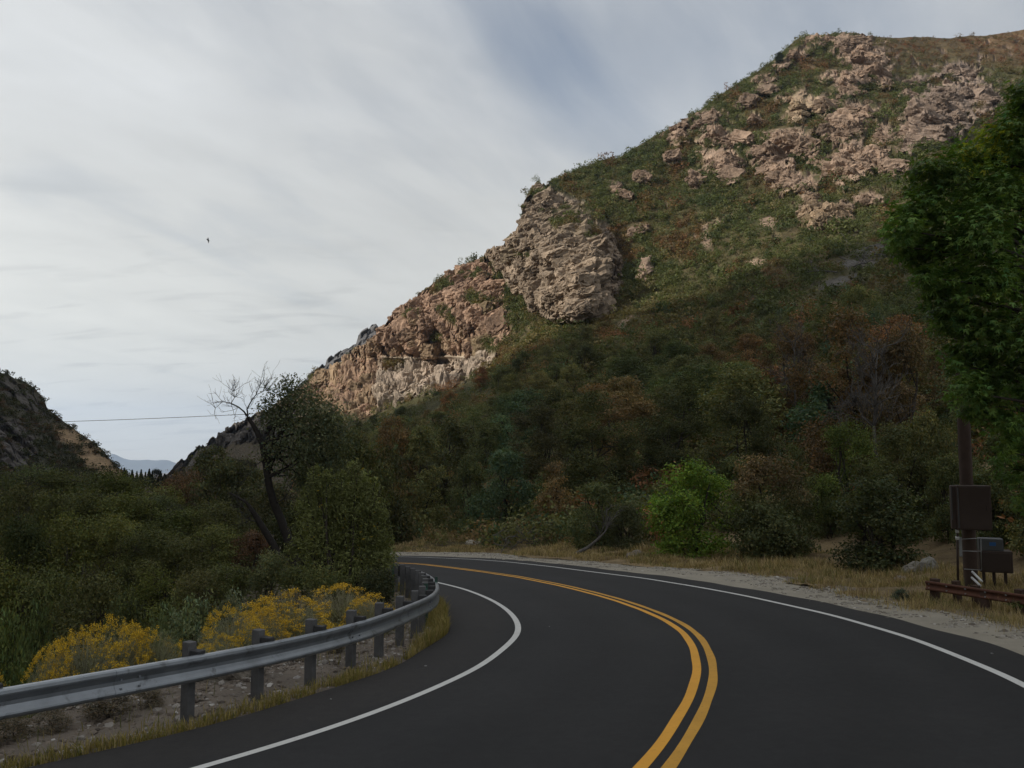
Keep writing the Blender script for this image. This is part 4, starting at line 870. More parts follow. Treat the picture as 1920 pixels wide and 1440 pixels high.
def leaning_tree():
    rng = np.random.default_rng(61); t = 27.; O = foot(547, t); root = tag(empty('leaning_tree', O), 'dark crooked tree with bare dead top branches and a dense crown on its right side', 'tree')
    A = lambda pts: np.array([at(a, b, t + k) for a, b, k in pts]) - O
    mb = MB(); base = np.array([.1, 0, -.5])
    mb.tube(np.concatenate([[base], A([(540,1092,0),(527,1053,.1),(510,1017,.1),(487,980,-.1),(477,963,-.1),(462,942,-.2),(430,923,-.3)])]), [.2,.17,.14,.12,.1,.085,.05,.02], 8)
    mb.tube(np.concatenate([[base + (.25, .2, 0)], A([(556,1060,.4),(540,1010,.5),(527,975,.5),(514,945,.4),(505,913,.3),(497,860,.2),(492,833,.2),(480,806,.2),(465,782,.1)])]), [.2,.17,.15,.14,.13,.12,.11,.1,.08,.055], 8)
    link('trunk', mb.mesh('trunk', M_DARKBARK, True), root)
    M_TW = surface('grey_dead_twigs', (.036, .033, .030), .9)
    for pts, r0 in [([(466,784,.1),(458,772,0),(447,763,-.1),(433,756,-.1),(417,753,-.2),(404,765,-.2)], .045), ([(465,780,.1),(463,767,.1),(471,752,0),(480,740,0),(486,726,.1),(493,713,.1)], .04), ([(433,756,-.1),(440,745,-.2),(437,734,-.2)], .02), ([(480,740,0),(492,735,.2),(497,724,.2)], .018), ([(497,860,.2),(480,872,.1),(466,890,0),(470,868,0)], .03), ([(477,963,0),(455,950,.2),(447,932,.3)], .03), ([(514,945,.4),(533,935,.2),(545,915,0)], .04), ([(487,980,0),(470,975,-.3),(455,962,-.5)], .03)]:
        mb = MB(); P = A(pts); mb.tube(P, np.linspace(r0 * .72, .006, len(P)), 5, cap=False)
        for j in range(14): q = P[rng.integers(1, len(P))]; branches(rng, mb, q, unit(P[-1] - P[0]) + rng.normal(size=3) * .7, rng.uniform(.25, .6), .009, 1, .7, .2, (2, 4), .2, .0035, .5, .7, 3)
        link('dead_branch', mb.mesh('dead_branch', M_TW, False), root)
    mb = MB()
    L = [(545,732,24),(532,752,26),(565,745,30),(592,765,32),(615,788,30),(628,815,28),(575,795,38),(535,795,34),(512,772,26),(600,835,38),(570,850,38),(550,890,34),(515,850,24),(538,840,34),(600,880,34),(625,860,26),(580,905,30),(505,790,18)]
    lb = px_lobes(L, t + .5, rng)
    for l in lb: 
        q = A([(497 + rng.uniform(-6, 6), rng.uniform(800, 900), .2)])[0]; mb.tube([q, (q + np.array(l[:3]) - O) / 2 + rng.normal(size=3) * .12, np.array(l[:3]) - O], [.05, .03, .008], 4, cap=False)
    link('limbs', mb.mesh('limbs', M_DARKBARK, True), root)
    link('crown', crown_mesh('crown', rng, lb, 900, 16, .40, .10, .5, (.085, .098, .055), origin=O, shell=(.3, 1.3)), root)
leaning_tree()
def willow():
    rng = np.random.default_rng(63); t = 22.5; O = foot(640, t); root = tag(empty('willow_bush', O), 'tall light olive willow bush beside the guardrail, in front of the leaning tree', 'bush')
    L = [(580,1078,30),(615,1075,34),(655,1070,36),(695,1066,32),(720,1052,20),(598,1030,34),(640,1020,36),(680,1020,34),(708,1005,24),(572,1005,22),(590,975,26),(622,968,30),(660,960,30),(695,960,24),(568,955,15),(600,925,20),(632,930,22),(665,918,22),(692,925,17),(588,905,13),(612,895,12),(592,884,9),(668,890,13),(684,900,10),(660,872,8),(640,898,11),(725,1020,13),(550,1035,16),(716,968,12),(556,990,10),(703,900,7),(575,925,9),(728,1045,11)]
    lb = px_lobes(L, t, rng, .7); mb = MB()
    for l in lb: q = np.array([rng.uniform(-.4, .4), rng.uniform(-.3, .3), -.3]); e = np.array(l[:3]) - O; mb.tube([q, q * .4 + e * .6 + rng.normal(size=3) * .15, e], [.05, .035, .01], 5, cap=False)
    for j in range(20): l = lb[rng.integers(0, len(lb))]; branches(rng, mb, np.array(l[:3]) - O, rng.normal(size=3) + (0, 0, .8), .5, .012, 1, .5, .3, (2, 3), .2, .004, .5, .7, 3)
    link('stems', mb.mesh('stems', M_BARK, True), root)
    P, N, D, tt = blob_points(rng, lb, 1900, 14, .34, 1.2, .7, (.3, 1.2)); V, F = leaf_quads(rng, P, N, .10 * rng.uniform(.7, 1.4, len(P)), .028 * rng.uniform(.8, 1.3, len(P)), D * .4 + rng.normal(size=P.shape) * .6 + np.array([0, 0, .1]))
    c = tt[:, None] * np.array((.135, .150, .056)); c = np.where(rng.random((len(P), 1)) < .012, np.array((.30, .22, .03)), c)
    link('foliage', new_mesh('foliage', V - O, [F], np.repeat(c, 4, 0), False, M_LEAF), root)
    for i, (LL, t, colr, lab) in enumerate([
        ([(490,1088,22),(505,1072,26),(520,1060,20),(505,1050,16),(515,1095,24),(478,1100,14),(530,1085,20)], 23.5, (.125, .135, .065), 'pale feathery grey green bush at the foot of the leaning trunk'),
        ([(560,1095,24),(585,1098,22),(600,1088,26),(545,1085,18),(620,1095,24),(640,1100,20)], 20.5, (.105, .115, .045), 'light green low bush in front of the willow'),
        ([(695,1095,22),(712,1088,20),(725,1100,16),(700,1112,22),(715,1118,18)], 20.5, (.052, .058, .028), 'small dark bush right of the willow behind the guardrail')]):
        O2 = foot(LL[0][0] + 10, t); rt = tag(empty('bush', O2), lab, 'bush'); lb = px_lobes(LL, t, rng, .8); mb = MB()
        for l in lb: e = np.array(l[:3]) - O2; mb.tube([(rng.uniform(-.2, .2), 0, -.3), e * .5 + (0, 0, .1), e], [.025, .018, .006], 4, cap=False)
        link('stems', mb.mesh('stems', M_BARK), rt); link('foliage', crown_mesh('foliage', rng, lb, 330, 16, .32, .085, .32, colr, origin=O2, droop=-.3, flat=1), rt)
willow()

# ------------------------------------------------------------------ plants behind the guardrail
def rabbitbrush(name, seed, flowers, nstem=900):
    rng = np.random.default_rng(seed); d = unit(rng.normal(size=(nstem, 3)) * np.array([1, 1, .7]) + np.array([0, 0, .55])); d[:, 2] = abs(d[:, 2])
    lum = 1 + .13 * fbm(d * 2.0 + seed, 3); R0 = rng.uniform(.84, 1.0, nstem) * lum; tip = d * R0[:, None] * np.array([1, 1, .95]); root = tip * .12 * np.array([1, 1, 0]) + rng.normal(size=tip.shape) * .03
    mid = (root + tip) / 2 + np.array([0, 0, .07]); side = unit(np.cross(d, rng.normal(size=d.shape))) * .006
    V = np.stack([root - side, root + side, mid + side, mid - side, tip], 1).reshape(-1, 3); k = np.arange(nstem)[:, None] * 5
    stems = new_mesh(name + '_stems', V, [k + [0, 1, 2, 3], k + [3, 2, 4]], np.repeat(np.array([.25, .245, .205]) * rng.uniform(.6, 1.4, (nstem, 1)), 5, 0), False, M_LEAF)
    # narrow grey-green leaves along the upper stems
    j = rng.integers(0, nstem, 7500); f = rng.uniform(.45, 1.0, 7500)[:, None]; P = root[j] * (1 - f) + tip[j] * f + rng.normal(size=(7500, 3)) * .03
    V, F = leaf_quads(rng, P, rng.normal(size=P.shape), .055 * rng.uniform(.7, 1.3, len(P)), .011, d[j] + rng.normal(size=P.shape) * .5)
    leaves = new_mesh(name + '_leaves', V, [F], np.repeat(np.array([.20, .205, .14]) * rng.uniform(.55, 1.45, (7500, 1)), 4, 0), False, M_LEAF)
    sel = np.where((d[:, 2] > .30) & (R0 > np.quantile(R0, .35)))[0]; cl = fbm(d * 1.8 + seed * 3, 2)[sel]; sel = sel[cl > np.quantile(cl, 1 - flowers)]
    per = 26; C = np.repeat(tip[sel], per, 0); P = C + rng.normal(size=C.shape) * np.array([.030, .030, .018]) + np.array([0, 0, .015])
    V, F = leaf_quads(rng, P, rng.normal(size=P.shape) * .6 + np.array([0, 0, 1]), .026 * rng.uniform(.7, 1.3, len(P)), .018)
    c = np.array([.62, .41, .045]) * rng.uniform(.5, 1.3, (len(P), 1)); c = np.where(rng.random((len(P), 1)) < .15, np.array([.36, .30, .09]), c)
    return stems, leaves, new_mesh(name + '_flowers', V, [F], np.repeat(c, 4, 0), False, M_LEAF)
RB = [rabbitbrush('rabbitbrush', 71, .74), rabbitbrush('rabbitbrush', 72, .54), rabbitbrush('rabbitbrush', 73, .40)]
for (px, t, w, ty, v, lab, tone) in [
    (180, 11.6, 96, 1183, 0, 'rabbitbrush in full golden bloom at the left end of the row behind the guardrail', (1, 1, 1)),
    (238, 12.2, 80, 1166, 0, 'tall golden rabbitbrush with the highest flower heads left of the first guardrail post', (1, 1, 1)),
    (120, 11.2, 62, 1216, 1, 'small rabbitbrush at the lower left edge of the golden row', (1, 1, 1)),
    (310, 12.6, 74, 1184, 2, 'paler rabbitbrush with few flowers just left of the first guardrail post', (.95, .95, .9)),
    (448, 14.0, 84, 1142, 1, 'grey stemmed rabbitbrush with scattered flowers above the second guardrail post', (1, 1, 1)),
    (545, 16.0, 110, 1120, 0, 'widest golden rabbitbrush, densely flowered, in the middle of the guardrail curve', (1, .97, .9)),
    (505, 14.8, 66, 1152, 0, 'golden rabbitbrush in front of the widest one', (1, .95, .9)),
    (650, 18.0, 110, 1108, 2, 'grey rabbitbrush with pale yellow tops nearest to the willow', (1.1, 1.05, 1.0)),
    (700, 17.2, 66, 1128, 2, 'small pale rabbitbrush at the right end of the flowering row', (1.1, 1.05, 1)),
    (425, 12.9, 62, 1196, 1, 'low yellow rabbitbrush right behind the guardrail between the first two posts', (1, 1, 1)),
    (4, 10.6, 60, 1262, 1, 'rabbitbrush cut by the left edge, barely above the rail', (1, 1, 1))]:
    P = foot(px, t); h = at(px, ty, t)[2] - P[2]; r = w * t / FPX * .90; h = h * 1.08 + 14 * t / FPX; o = empty('rabbitbrush', P, prand.uniform(0, 6)); o.scale = (r, r, h / 1.02); tag(o, lab, 'shrub', 'yellow rabbitbrush behind the guardrail')
    for nm, me in zip(('stems', 'leaves', 'flowers'), RB[v]): k = link(nm, me, o); k.color = (*tone, 1)
SAGE = [make_tree('sage', 81 + i, 1.2, .9, 260, 14, .07, base=.0, nlobe=14, stems=5, trunk_r=.02, hue=.1, droop=-.4, sig=.3) for i in range(2)]
for (px, t, w, ty, c, lab) in [
    (385, 17.5, 150, 1128, (.10, .12, .065), 'grey green sagebrush mound between the two golden rabbitbrush groups'),
    (330, 18.5, 90, 1142, (.085, .105, .05), 'green sagebrush behind the pale rabbitbrush'),
    (455, 19.0, 110, 1112, (.095, .105, .065), 'grey green sagebrush mound left of the widest golden rabbitbrush'),
    (600, 20.0, 80, 1105, (.10, .10, .065), 'greyish sagebrush between rabbitbrush and willow'),
    (40, 14.0, 120, 1160, (.075, .095, .035), 'fresh green bush at the left edge behind the rail'),
    (95, 17.5, 100, 1150, (.055, .07, .028), 'dark green low bush behind the first golden rabbitbrush'),
    (-30, 12.5, 120, 1205, (.08, .10, .04), 'green bush cut by the left edge of the photo'),
    (255, 20.5, 130, 1130, (.045, .052, .024), 'dark low bush between the thicket and the golden rabbitbrush'),
    (560, 18.8, 110, 1105, (.105, .088, .06), 'brownish dry bush behind the widest golden rabbitbrush')]:
    P = foot(px, t); h = at(px, ty, t)[2] - P[2]; r = w * t / FPX / 1.9; c = tuple(v * 1.4 for v in c); place_tree(prand.choice(SAGE), P - np.array([0, 0, .05]), (r, r, max(h, .2) / 1.15), prand.uniform(0, 6), c, lab, 'bush', None, 'sagebrush', 'foliage')

# ------------------------------------------------------------------ grey guardrail
M_GALV = surface('weathered_galvanised_steel', (.22, .24, .265), .36, .62, .22, 3, .08, 60, .002, .6, stain=((.085, .09, .097), 5, .56))
M_POST = surface('grey_weathered_post', (.085, .085, .088), .85, 0, .3, 7, .5, 50, .01)
M_BLOCK = surface('dark_spacer_block', (.035, .035, .037), .85, 0, .3, 9)
PROF = .92 * np.array([(0, .156), (.055, .156), (.078, .140), (.083, .108), (.079, .090), (.050, .056), (.030, .020), (.030, -.020), (.050, -.056), (.079, -.090), (.083, -.108), (.076, -.130), (.05, -.152), (0, -.156)])
def beam(path, nrm, zc, k=1.0, th=.006):
    """W-section rail swept along a path; nrm points to the traffic side"""
    loop = np.concatenate([PROF * k, (PROF * k - np.array([th, 0]))[::-1]]); m = len(loop); n = len(path); T = np.arange(n)
    V = np.zeros((n, m, 3)); V[..., :2] = path[:, None, :2] + nrm[:, None] * loop[None, :, 0:1]; V[..., 2] = np.broadcast_to(zc, (n,))[:, None] + loop[None, :, 1]
    i = np.arange(n - 1)[:, None] * m + np.arange(m)[None]; j = np.arange(n - 1)[:, None] * m + (np.arange(m)[None] + 1) % m
    return V.reshape(-1, 3), [np.stack([i, j, j + m, i + m], -1).reshape(-1, 4), np.array([np.arange(m)[::-1], np.arange(m) + (n - 1) * m])]
def guardrail():
    base = offset(INNER, -1.80); base = base[(base[:, 1] > 1.5) & (base[:, 1] < 36)]; s = np.concatenate([[0], np.cumsum(np.linalg.norm(np.diff(base, axis=0), axis=1))])
    at_s = lambda q: np.stack([np.interp(q, s, base[:, 0]), np.interp(q, s, base[:, 1])], -1); nn = normals(base)
    nat = lambda q: np.stack([np.interp(q, s, nn[:, 0]), np.interp(q, s, nn[:, 1])], -1)
    s0 = s[np.argmin(np.hypot(base[:, 0] + 3.6, base[:, 1] - 9.92))]; root = tag(empty('guardrail', (*at_s(s0), plane(*at_s(s0)))), 'long grey galvanised steel guardrail on square posts curving along the inside of the bend', 'guardrail')
    O = np.array(root.location); q = np.arange(s[0], s[-1], .2); P = at_s(q); N = nat(q); fz = lambda P: plane(P[:, 0], P[:, 1])
    joints = s0 - np.arange(-3, 12) * 3.81 + .9; 
    V, F = beam(P + N * .10, N, fz(P) + .605 + .012 * np.sin(q * .9)); link('rail', new_mesh('rail', V - O, F, None, False, M_GALV), root)
    for sj in joints:                                            # overlapped splices with their bolt heads
        if not (s[0] + .5 < sj < s[-1] - .5): continue
        mb = MB(); qq = np.linspace(sj - .16, sj + .16, 5); Pj = at_s(qq); Nj = nat(qq); V, F = beam(Pj + Nj * .1045, Nj, fz(Pj) + .605 + .012 * np.sin(qq * .9), 1.0, .004); mb.add(V - O, F)
        for a in (-.1, .1):
            for h in (.05, -.05): p = at_s(sj + a); n_ = nat(sj + a); c = np.append(p + n_ * .158, plane(*p) + .605 + h) - O; mb.box(c, (.02, .022, .022), rz=math.atan2(n_[1], n_[0]))
        link('splice', mb.mesh('splice', M_GALV), root)
    ss = [s0 + 2.15, s0] + [s0 - 1.09 * k for k in range(1, 24)]
    for sp in ss:
        if not (s[0] + .2 < sp < s[-1] - .1): continue
        p = at_s(sp); n_ = nat(sp); z = plane(*p); rz = math.atan2(n_[1], n_[0]); g = z if True else 0
        post = MB(); pc = p - n_ * .13; post.bbox(np.append(pc, z + .19) - O, (.13, .105, 1.36), .006, rz); po = post.obj('post', M_POST, root)
        b = MB(); b.bbox(np.append(p + n_ * .02, z + .62) - O, (.15, .10, .34), .006, rz); b.obj('spacer_block', M_BLOCK, po)
    return at_s, nat, s0, s
RAIL_AT, RAIL_N, RAIL_S0, RAIL_S = guardrail()
M_STAKE = surface('dark_green_stake', (.02, .045, .035), .6, 0, .2)
for (px, yb, yt, t, w, lab) in [(798, 1160, 1095, 17.6, .09, 'dark green marker stake standing by the guardrail where it turns, the nearest of three'), (817.5, 1112, 1082, 19.5, .07, 'dark green marker stake behind the tip of the guardrail bend'), (737, 1080, 1057, 24.5, .07, 'dark marker stake beside the far guardrail posts near the willow')]:
    p0 = at(px, yb, t); h = at(px, yt, t)[2] - p0[2]; g = plane(p0[0], p0[1]); mb = MB(); H = p0[2] + h - g + .2
    mb.bbox((0, 0, H / 2 - .2), (w, .025, H), .004, .5); mb.box((0, -.016, H - .35), (w * .7, .006, .12), .5, (2.2, 2.2, 2.2)); tag(mb.obj('marker_stake', surface('stake_paint', (.022, .05, .04), .6, 0, .2, use_col=True), None, loc=(p0[0], p0[1], g)), lab, 'marker stake', 'marker stakes along the guardrail')

# ------------------------------------------------------------------ right side: utility pole, cabinets, rusty guardrail
M_POLE = surface('brown_pole_wood', (.060, .040, .032), .85, 0, .25, 5, .4, 40, .01)
M_CAB = surface('brown_painted_steel', (.050, .034, .028), .55, .1, .12, 4, .1, 60, .002)
M_CABGREY = surface('grey_paint_and_lit_edges', (.085, .09, .095), .5, .2, .12, 4, .1, 60, .002)  # paint of the lid, also the painted lit edges of both cabinets
M_PIPE = surface('galvanised_pipe', (.30, .31, .32), .5, .6, .15, 6)
M_WHITEPVC = surface('white_plastic', (.55, .56, .56), .5, 0, .08, 4, 0)
M_RUST = surface('rusty_steel', (.105, .046, .030), .85, .15, .35, 6, .4, 50, .004, .3, stain=((.055, .030, .024), 4, .55))
M_OLDWOOD = surface('rusty_brown_post', (.060, .036, .027), .92, 0, .35, 7, .6, 45, .012)
PO = hill_at(1821, 1110)[0]; PT = float((PO - C0) @ _f); PM = PT / FPX          # metres per photo pixel at the pole
def pole():
    root = tag(empty('utility_pole', PO), 'brown utility pole rising into the leafy tree, carrying a dark cabinet', 'utility pole')
    L = lambda a, b, k=0.0: at(a, b, PT + k) - PO
    axis = L(1820.5, 1100); mb = MB(); top = L(1802, 560); bot = L(1821.5, 1112) - np.array([0, 0, .6]); k = np.linspace(0, 1, 10)[:, None]; pts = bot * (1 - k) + top * k; pts[:, :2] = bot[:2] * (1 - k) + bot[:2] * k
    r = 12.0 * PM; mb.tube(pts, np.linspace(r * 1.05, r * .86, 10), 16); link('shaft', mb.mesh('shaft', M_POLE, True), root)
    ax = pts[0, :2]; face = unit(np.array([-PO[0], -PO[1], 0.])); rz = math.atan2(face[1], face[0]) + math.pi / 2
    def panel(name, x0, x1, y0, y1, depth, mat, off, rot=0.0, parent=root, bev=.012):
        a = L((x0 + x1) / 2, (y0 + y1) / 2, off); mb = MB(); mb.bbox((0, 0, 0), ((x1 - x0) * PM, depth, (y1 - y0) * PM), bev); o = mb.obj(name, mat, parent); o.location = a; o.rotation_euler = (0, 0, rz + rot); return o
    c = panel('cabinet', 1796, 1852, 911, 992, .34, M_CAB, -r - .22, .25)
    mb = MB(); w, h = 56 * PM, 81 * PM; mb.bbox((0, -.178, 0), (w * .90, .014, h * .94), .004); mb.bbox((w * .36, -.19, 0), (.03, .02, .12), .004); d = mb.obj('cabinet_door', M_CAB, c)
    mb = MB(); mb.bbox((-w * .5 + .012, -.174, 0), (.022, .012, h * .9), .003); mb.obj('lit_edge', M_CABGREY, c)  # paler strip paints the light caught on the cabinet's left edge
    c2 = panel('side_cabinet', 1783, 1793, 911, 990, .40, M_CAB, -r + .05, .1)
    mb = MB(); mb.bbox((-5 * PM + .012, -.205, .1), (.024, .012, 60 * PM), .003); mb.obj('lit_edge', M_CABGREY, c2)  # lit left edge of the side box, put in as paler colour
    mb = MB(); mb.tube([L(1795, 990, -r - .1), L(1795.5, 1050, -r - .1), L(1797, 1108, -r - .1)], .028, 8); con = mb.obj('conduit', M_CAB, root, True)
    for y in (996, 1009): q = MB(); a = L(1795, y - 3, -r - .1); b = L(1795, y + 3, -r - .1); q.tube([a, b], .045, 8); q.obj('coupling', M_WHITEPVC, con, True)
    panel('conduit_cover', 1798.5, 1803.5, 1008, 1043, .05, M_PIPE, -r - .08, 0, bev=.005)
    mb = MB()
    for pts in ([(1803, 1011), (1839, 1009)], [(1803, 1033), (1839, 1034)], [(1839, 1008), (1840, 1068)], [(1808, 1067), (1840, 1069)]): mb.tube([L(a, b, -r - .06) for a, b in pts], .011, 6)
    mb.obj('pipe_bracket', M_PIPE, root, True)
    for a, b in (((1823, 1072), (1841, 1090)), ((1822, 1083), (1838, 1098))): q = MB(); q.tube([L(*a, -r - .1), L(*b, -r - .9)], .028, 8); q.obj('guy_guard', M_WHITEPVC, root, True)
    # pedestal beside the pole
    P = hill_at(1868, 1106)[0]; t = float((P - C0) @ _f); mpp = t / FPX; B = tag(empty('equipment_box', P, rz + .1), 'dark brown equipment box on legs with grey lid and blue sticker beside the pole', 'equipment box')
    zt = at(1866, 1010, t)[2] - P[2]; zb = at(1866, 1072, t)[2] - P[2]; zm = at(1866, 1032, t)[2] - P[2]; w = 54 * mpp
    mb = MB(); mb.bbox((0, 0, (zm + zb) / 2), (w, .5, zm - zb), .015); mb.bbox((.0, -.26, (zm + zb) / 2), (w * .86, .02, (zm - zb) * .84), .005); mb.obj('box', M_CAB, B)
    mb = MB(); mb.bbox((-w * .12, 0, (zm + zt) / 2), (w * .74, .42, zt - zm), .01); lid = mb.obj('lid_panel', M_CABGREY, B)
    mb = MB(); mb.box((-w * .08, -.214, (zm + zt) / 2 + .02), (w * .2, .006, .09)); mb.obj('sticker', surface('blue_sticker', (.03, .12, .32), .5, 0, .1), lid)
    for x in (-.36, -.05, .3):
        mb = MB(); mb.bbox((x * w, 0, (zb - .4) / 2), (.07, .07, zb + .4), .006); mb.obj('leg', M_CAB, B)
    # rusty guardrail
    ta, tb = hill_t0(np.array([1755., 1905.]), np.array([1131., 1153.])); a = at(1738, 1097.5, ta); b = at(1925, 1125.5, tb); d = b - a; e = b + d * .8; k = np.linspace(0, 1, 24)[:, None]; Pth = a * (1 - k) + e * k
    n = unit(np.array([d[1], -d[0]])); n = n if n @ -np.array(a[:2]) > 0 else -n; N = np.repeat(n[None], 24, 0); G = tag(empty('rusty_guardrail', Pth[0]), 'short rusty brown guardrail on heavy posts at the right roadside in front of the pole', 'guardrail')
    kk = 20.0 * (ta + tb) / 2 / FPX / .312; V, F = beam(Pth, N, Pth[:, 2], kk); link('rail', new_mesh('rail', V - Pth[0], F, None, False, M_RUST), G)
    mb = MB()
    for i in range(9):
        q = Pth[0] + (e - a) * (.02 + .11 * i)
        for s in (.05, -.05): mb.box(q + np.append(n * (.04 if i else .03), s) - Pth[0], (.03, .03, .03), rz=math.atan2(n[1], n[0]))
    link('bolt', mb.mesh('bolt', M_PIPE), G)
    for f, back, w, up in [(.025, .12, .17, .10), (.11, .35, .15, .08), (.21, .42, .15, .03), (.335, .05, .17, .02), (.50, .14, .17, .12), (.78, .14, .17, .12)]:
        q = a + (e - a) * f; q = q - np.append(n, 0) * back; mb = MB(); h = 1.0 + up; mb.bbox((0, 0, up + .06 - h / 2), (w, w * .9, h), .01); o = mb.obj('post', M_OLDWOOD, G); o.location = q - Pth[0]; o.rotation_euler = (R(prand.uniform(-3, 3)), R(prand.uniform(-3, 3)), math.atan2(n[1], n[0]) + .1)
pole()

# ------------------------------------------------------------------ broad-leaved tree on the right
def big_maple():
    rng = np.random.default_rng(91); t = 16.5; O = hill_at(2060, 1110)[0]; O = C0 + ray(2060., 1110.) * t; root = tag(empty('maple_tree', O), 'large green leafy tree reaching into the right side of the photo, hanging over the pole', 'tree')
    L = [(1905,250,52),(1872,290,44),(1825,300,44),(1765,318,42),(1735,345,36),(1925,330,60),(1870,360,56),(1800,375,50),(1745,395,44),(1705,395,34),(1690,430,34),(1705,470,38),(1742,478,44),(1690,462,24),(1770,445,44),(1850,440,60),(1920,440,60),(1735,520,26),(1790,520,44),(1770,550,36),(1750,560,24),(1850,530,56),(1920,540,60),(1800,600,44),(1775,590,26),(1850,620,50),(1920,640,60),(1820,665,40),(1855,700,44),(1800,690,22),(1815,735,34),(1850,760,40),(1825,770,24),(1920,740,55),(1890,800,38),(1925,830,45),(1880,845,22),(1900,880,32),(1925,930,30),(1935,180,40),(1960,230,70),(1990,330,80),(2010,480,90),(2010,640,90),(2000,790,80),(1960,130,30),(2080,250,90),(2120,420,110),(2100,600,110),(2160,760,100),(2080,880,70),(2230,520,90),(2210,350,80),(2030,160,60)]
    lb = px_lobes(L, t, rng, 1.0); lb = [(x, y, z, r) for x, y, z, r in lb]
    mb = MB(); T = lambda a, b, k=0.: at(a, b, t + k) - O
    trunk = np.concatenate([[np.array([0, 0, -.6])], np.array([T(2052, 1000), T(2040, 850, .1), T(2035, 700, .2), T(2020, 540, .2), T(1995, 380, .1), T(1975, 240)])]); mb.tube(trunk, [.30, .26, .24, .21, .17, .11, .04], 10)
    link('trunk', mb.mesh('trunk', M_BARK, True), root); mb = MB()
    for l in lb:
        e = np.array(l[:3]) - O; j = rng.integers(2, 6); q = trunk[j] * .6 + trunk[max(j - 1, 1)] * .4; zz = np.clip(np.interp(e[2] - .8, trunk[:, 2], np.arange(7)), 1, 5.5); q = trunk[int(zz)] * (1 - zz % 1) + trunk[int(zz) + 1] * (zz % 1)
        mid = (q + e) / 2 + np.array([0, 0, .25]) + rng.normal(size=3) * .1; mb.tube([q, mid, e], [.07, .04, .008], 5, cap=False)
    link('limbs', mb.mesh('limbs', M_BARK, True), root)
    P, N, D, tt = blob_points(rng, lb, 3700, 13, .25, .5, .25, (.30, 1.10)); out = D * np.array([.9, .9, .2]) + np.array([0, 0, -.45]) + rng.normal(size=P.shape) * .5
    Nn = D * .5 + np.array([0, 0, .75]) + rng.normal(size=P.shape) * .35; V, F = maple_leaves(rng, P, Nn, .125 * rng.uniform(.65, 1.3, len(P)), out)
    c = tt[:, None] * np.array((.105, .175, .042)) * (1 + .12 * rng.normal(size=(len(P), 1)) * np.array([1.2, .3, -.6]))
    yel = np.exp(-((P - at(1842., 268., t)) ** 2).sum(1) / .35) + .8 * np.exp(-((P - at(1722., 322., t)) ** 2).sum(1) / .06); m = rng.random(len(P)) < yel * .75; c[m] = c[m] * np.array([2.6, 1.7, .9])
    link('crown', new_mesh('crown', V - O, [F], np.repeat(np.clip(c, .006, .6), 8, 0), False, M_MAPLE), root)
big_maple()

# bare grey tree among the wood
def bare_tree():
    for px, by, ty, lab, s in [(1668, 905, 655, 'bare grey twiggy tree standing among the brown trees near the pole', 1), (1500, 800, 640, 'bare thin tree in front of the rust brown trees high on the slope', 2), (1905, 860, 700, 'bare grey tree behind the large leafy tree on the right', 3)]:
        rng = np.random.default_rng(95 + s); P = hill_at(px, by)[0]; P = P + (C0 - P) * .12; t = float((P - C0) @ _f); h = (by - ty) * t / FPX; mb = MB(); root = tag(empty('bare_tree', P), lab, 'tree')
        k = np.linspace(0, 1, 9)[:, None]; pts = np.array([0, 0, -1.2]) + np.array([0, 0, h + 1.2]) * k + np.cumsum(rng.normal(size=(9, 3)) * .12, 0) * np.array([1, 1, 0]); mb.tube(pts, np.linspace(.13, .02, 9), 6); link('trunk', mb.mesh('trunk', M_DEAD, True), root); mb = MB()
        for i in range(26): q = pts[rng.integers(3, 9)]; branches(rng, mb, q, rng.normal(size=3) * np.array([1, 1, .4]) + (0, 0, .7), h * .22, .035, 3, .6, .25, (2, 4), .2, .012, .5, .7, 4)
        link('branches', mb.mesh('branches', M_DEAD), root)
bare_tree()
P = hill_at(1462, 121)[0]; place_tree(OAK[0], P, (.85, .85, .8), 1.0, (.018, .026, .016), 'lone dark round evergreen on the skyline left of the rocky summit', 'tree', None, 'tree')

# dark little conifers in the canyon mouth
def conifer(h, seed):
    rng = np.random.default_rng(seed); n = 900; f = rng.uniform(0, 1, n) ** .8; a = rng.uniform(0, 6.28, n); r = (1 - f) * .30 * h * rng.uniform(.3, 1, n); P = np.stack([np.cos(a) * r, np.sin(a) * r, .06 * h + f * .94 * h], 1)
    V, F = leaf_quads(rng, P, rng.normal(size=P.shape), h * .10, h * .05, np.stack([np.cos(a), np.sin(a), -.4 + 0 * a], 1)); return new_mesh('conifer_crown', V, [F], np.repeat(rng.uniform(.6, 1.3, (n, 1)) * np.ones(3), 4, 0), False, M_LEAF)
CON = [conifer(10, 1), conifer(10, 2)]; CT = MB().tube([(0, 0, -3), (0, 0, 8)], [.16, .04], 6).mesh('conifer_trunk', M_DARKBARK)
for px, ty, by, w in [(232, 878, 905, 1), (247, 880, 905, 1.2), (256, 876, 905, .9), (264, 874, 905, 1), (272, 870, 906, .9), (279, 878, 906, 1.1), (285, 875, 906, 1), (300, 884, 908, 1.3), (308, 882, 908, 1.5), (240, 884, 905, 1.2)]:
    t = 210.; b = at(px, by, t); h = at(px, ty, t)[2] - b[2]; b[2] -= h * .25; h *= 1.1 * prand.uniform(.75, 1.2); o = tag(empty('conifer', b, prand.uniform(0, 6)), 'tiny dark spired conifer in the canyon mouth below the blue mountains', 'tree', 'conifers in the canyon mouth'); o.scale = (h / 10 * w * .9,) * 2 + (h / 10,)
    link('trunk', CT, o); k = link('crown', CON[prand.randrange(2)], o); k.color = (.028, .036, .022, 1)
t = 200.; b = at(293., 908., t); b[2] -= 2; place_tree(OAK[1], b, (.62, .62, .95), 2, (.022, .028, .018), 'round dark tree beside the tiny conifers in the canyon mouth', 'tree', None, 'tree')

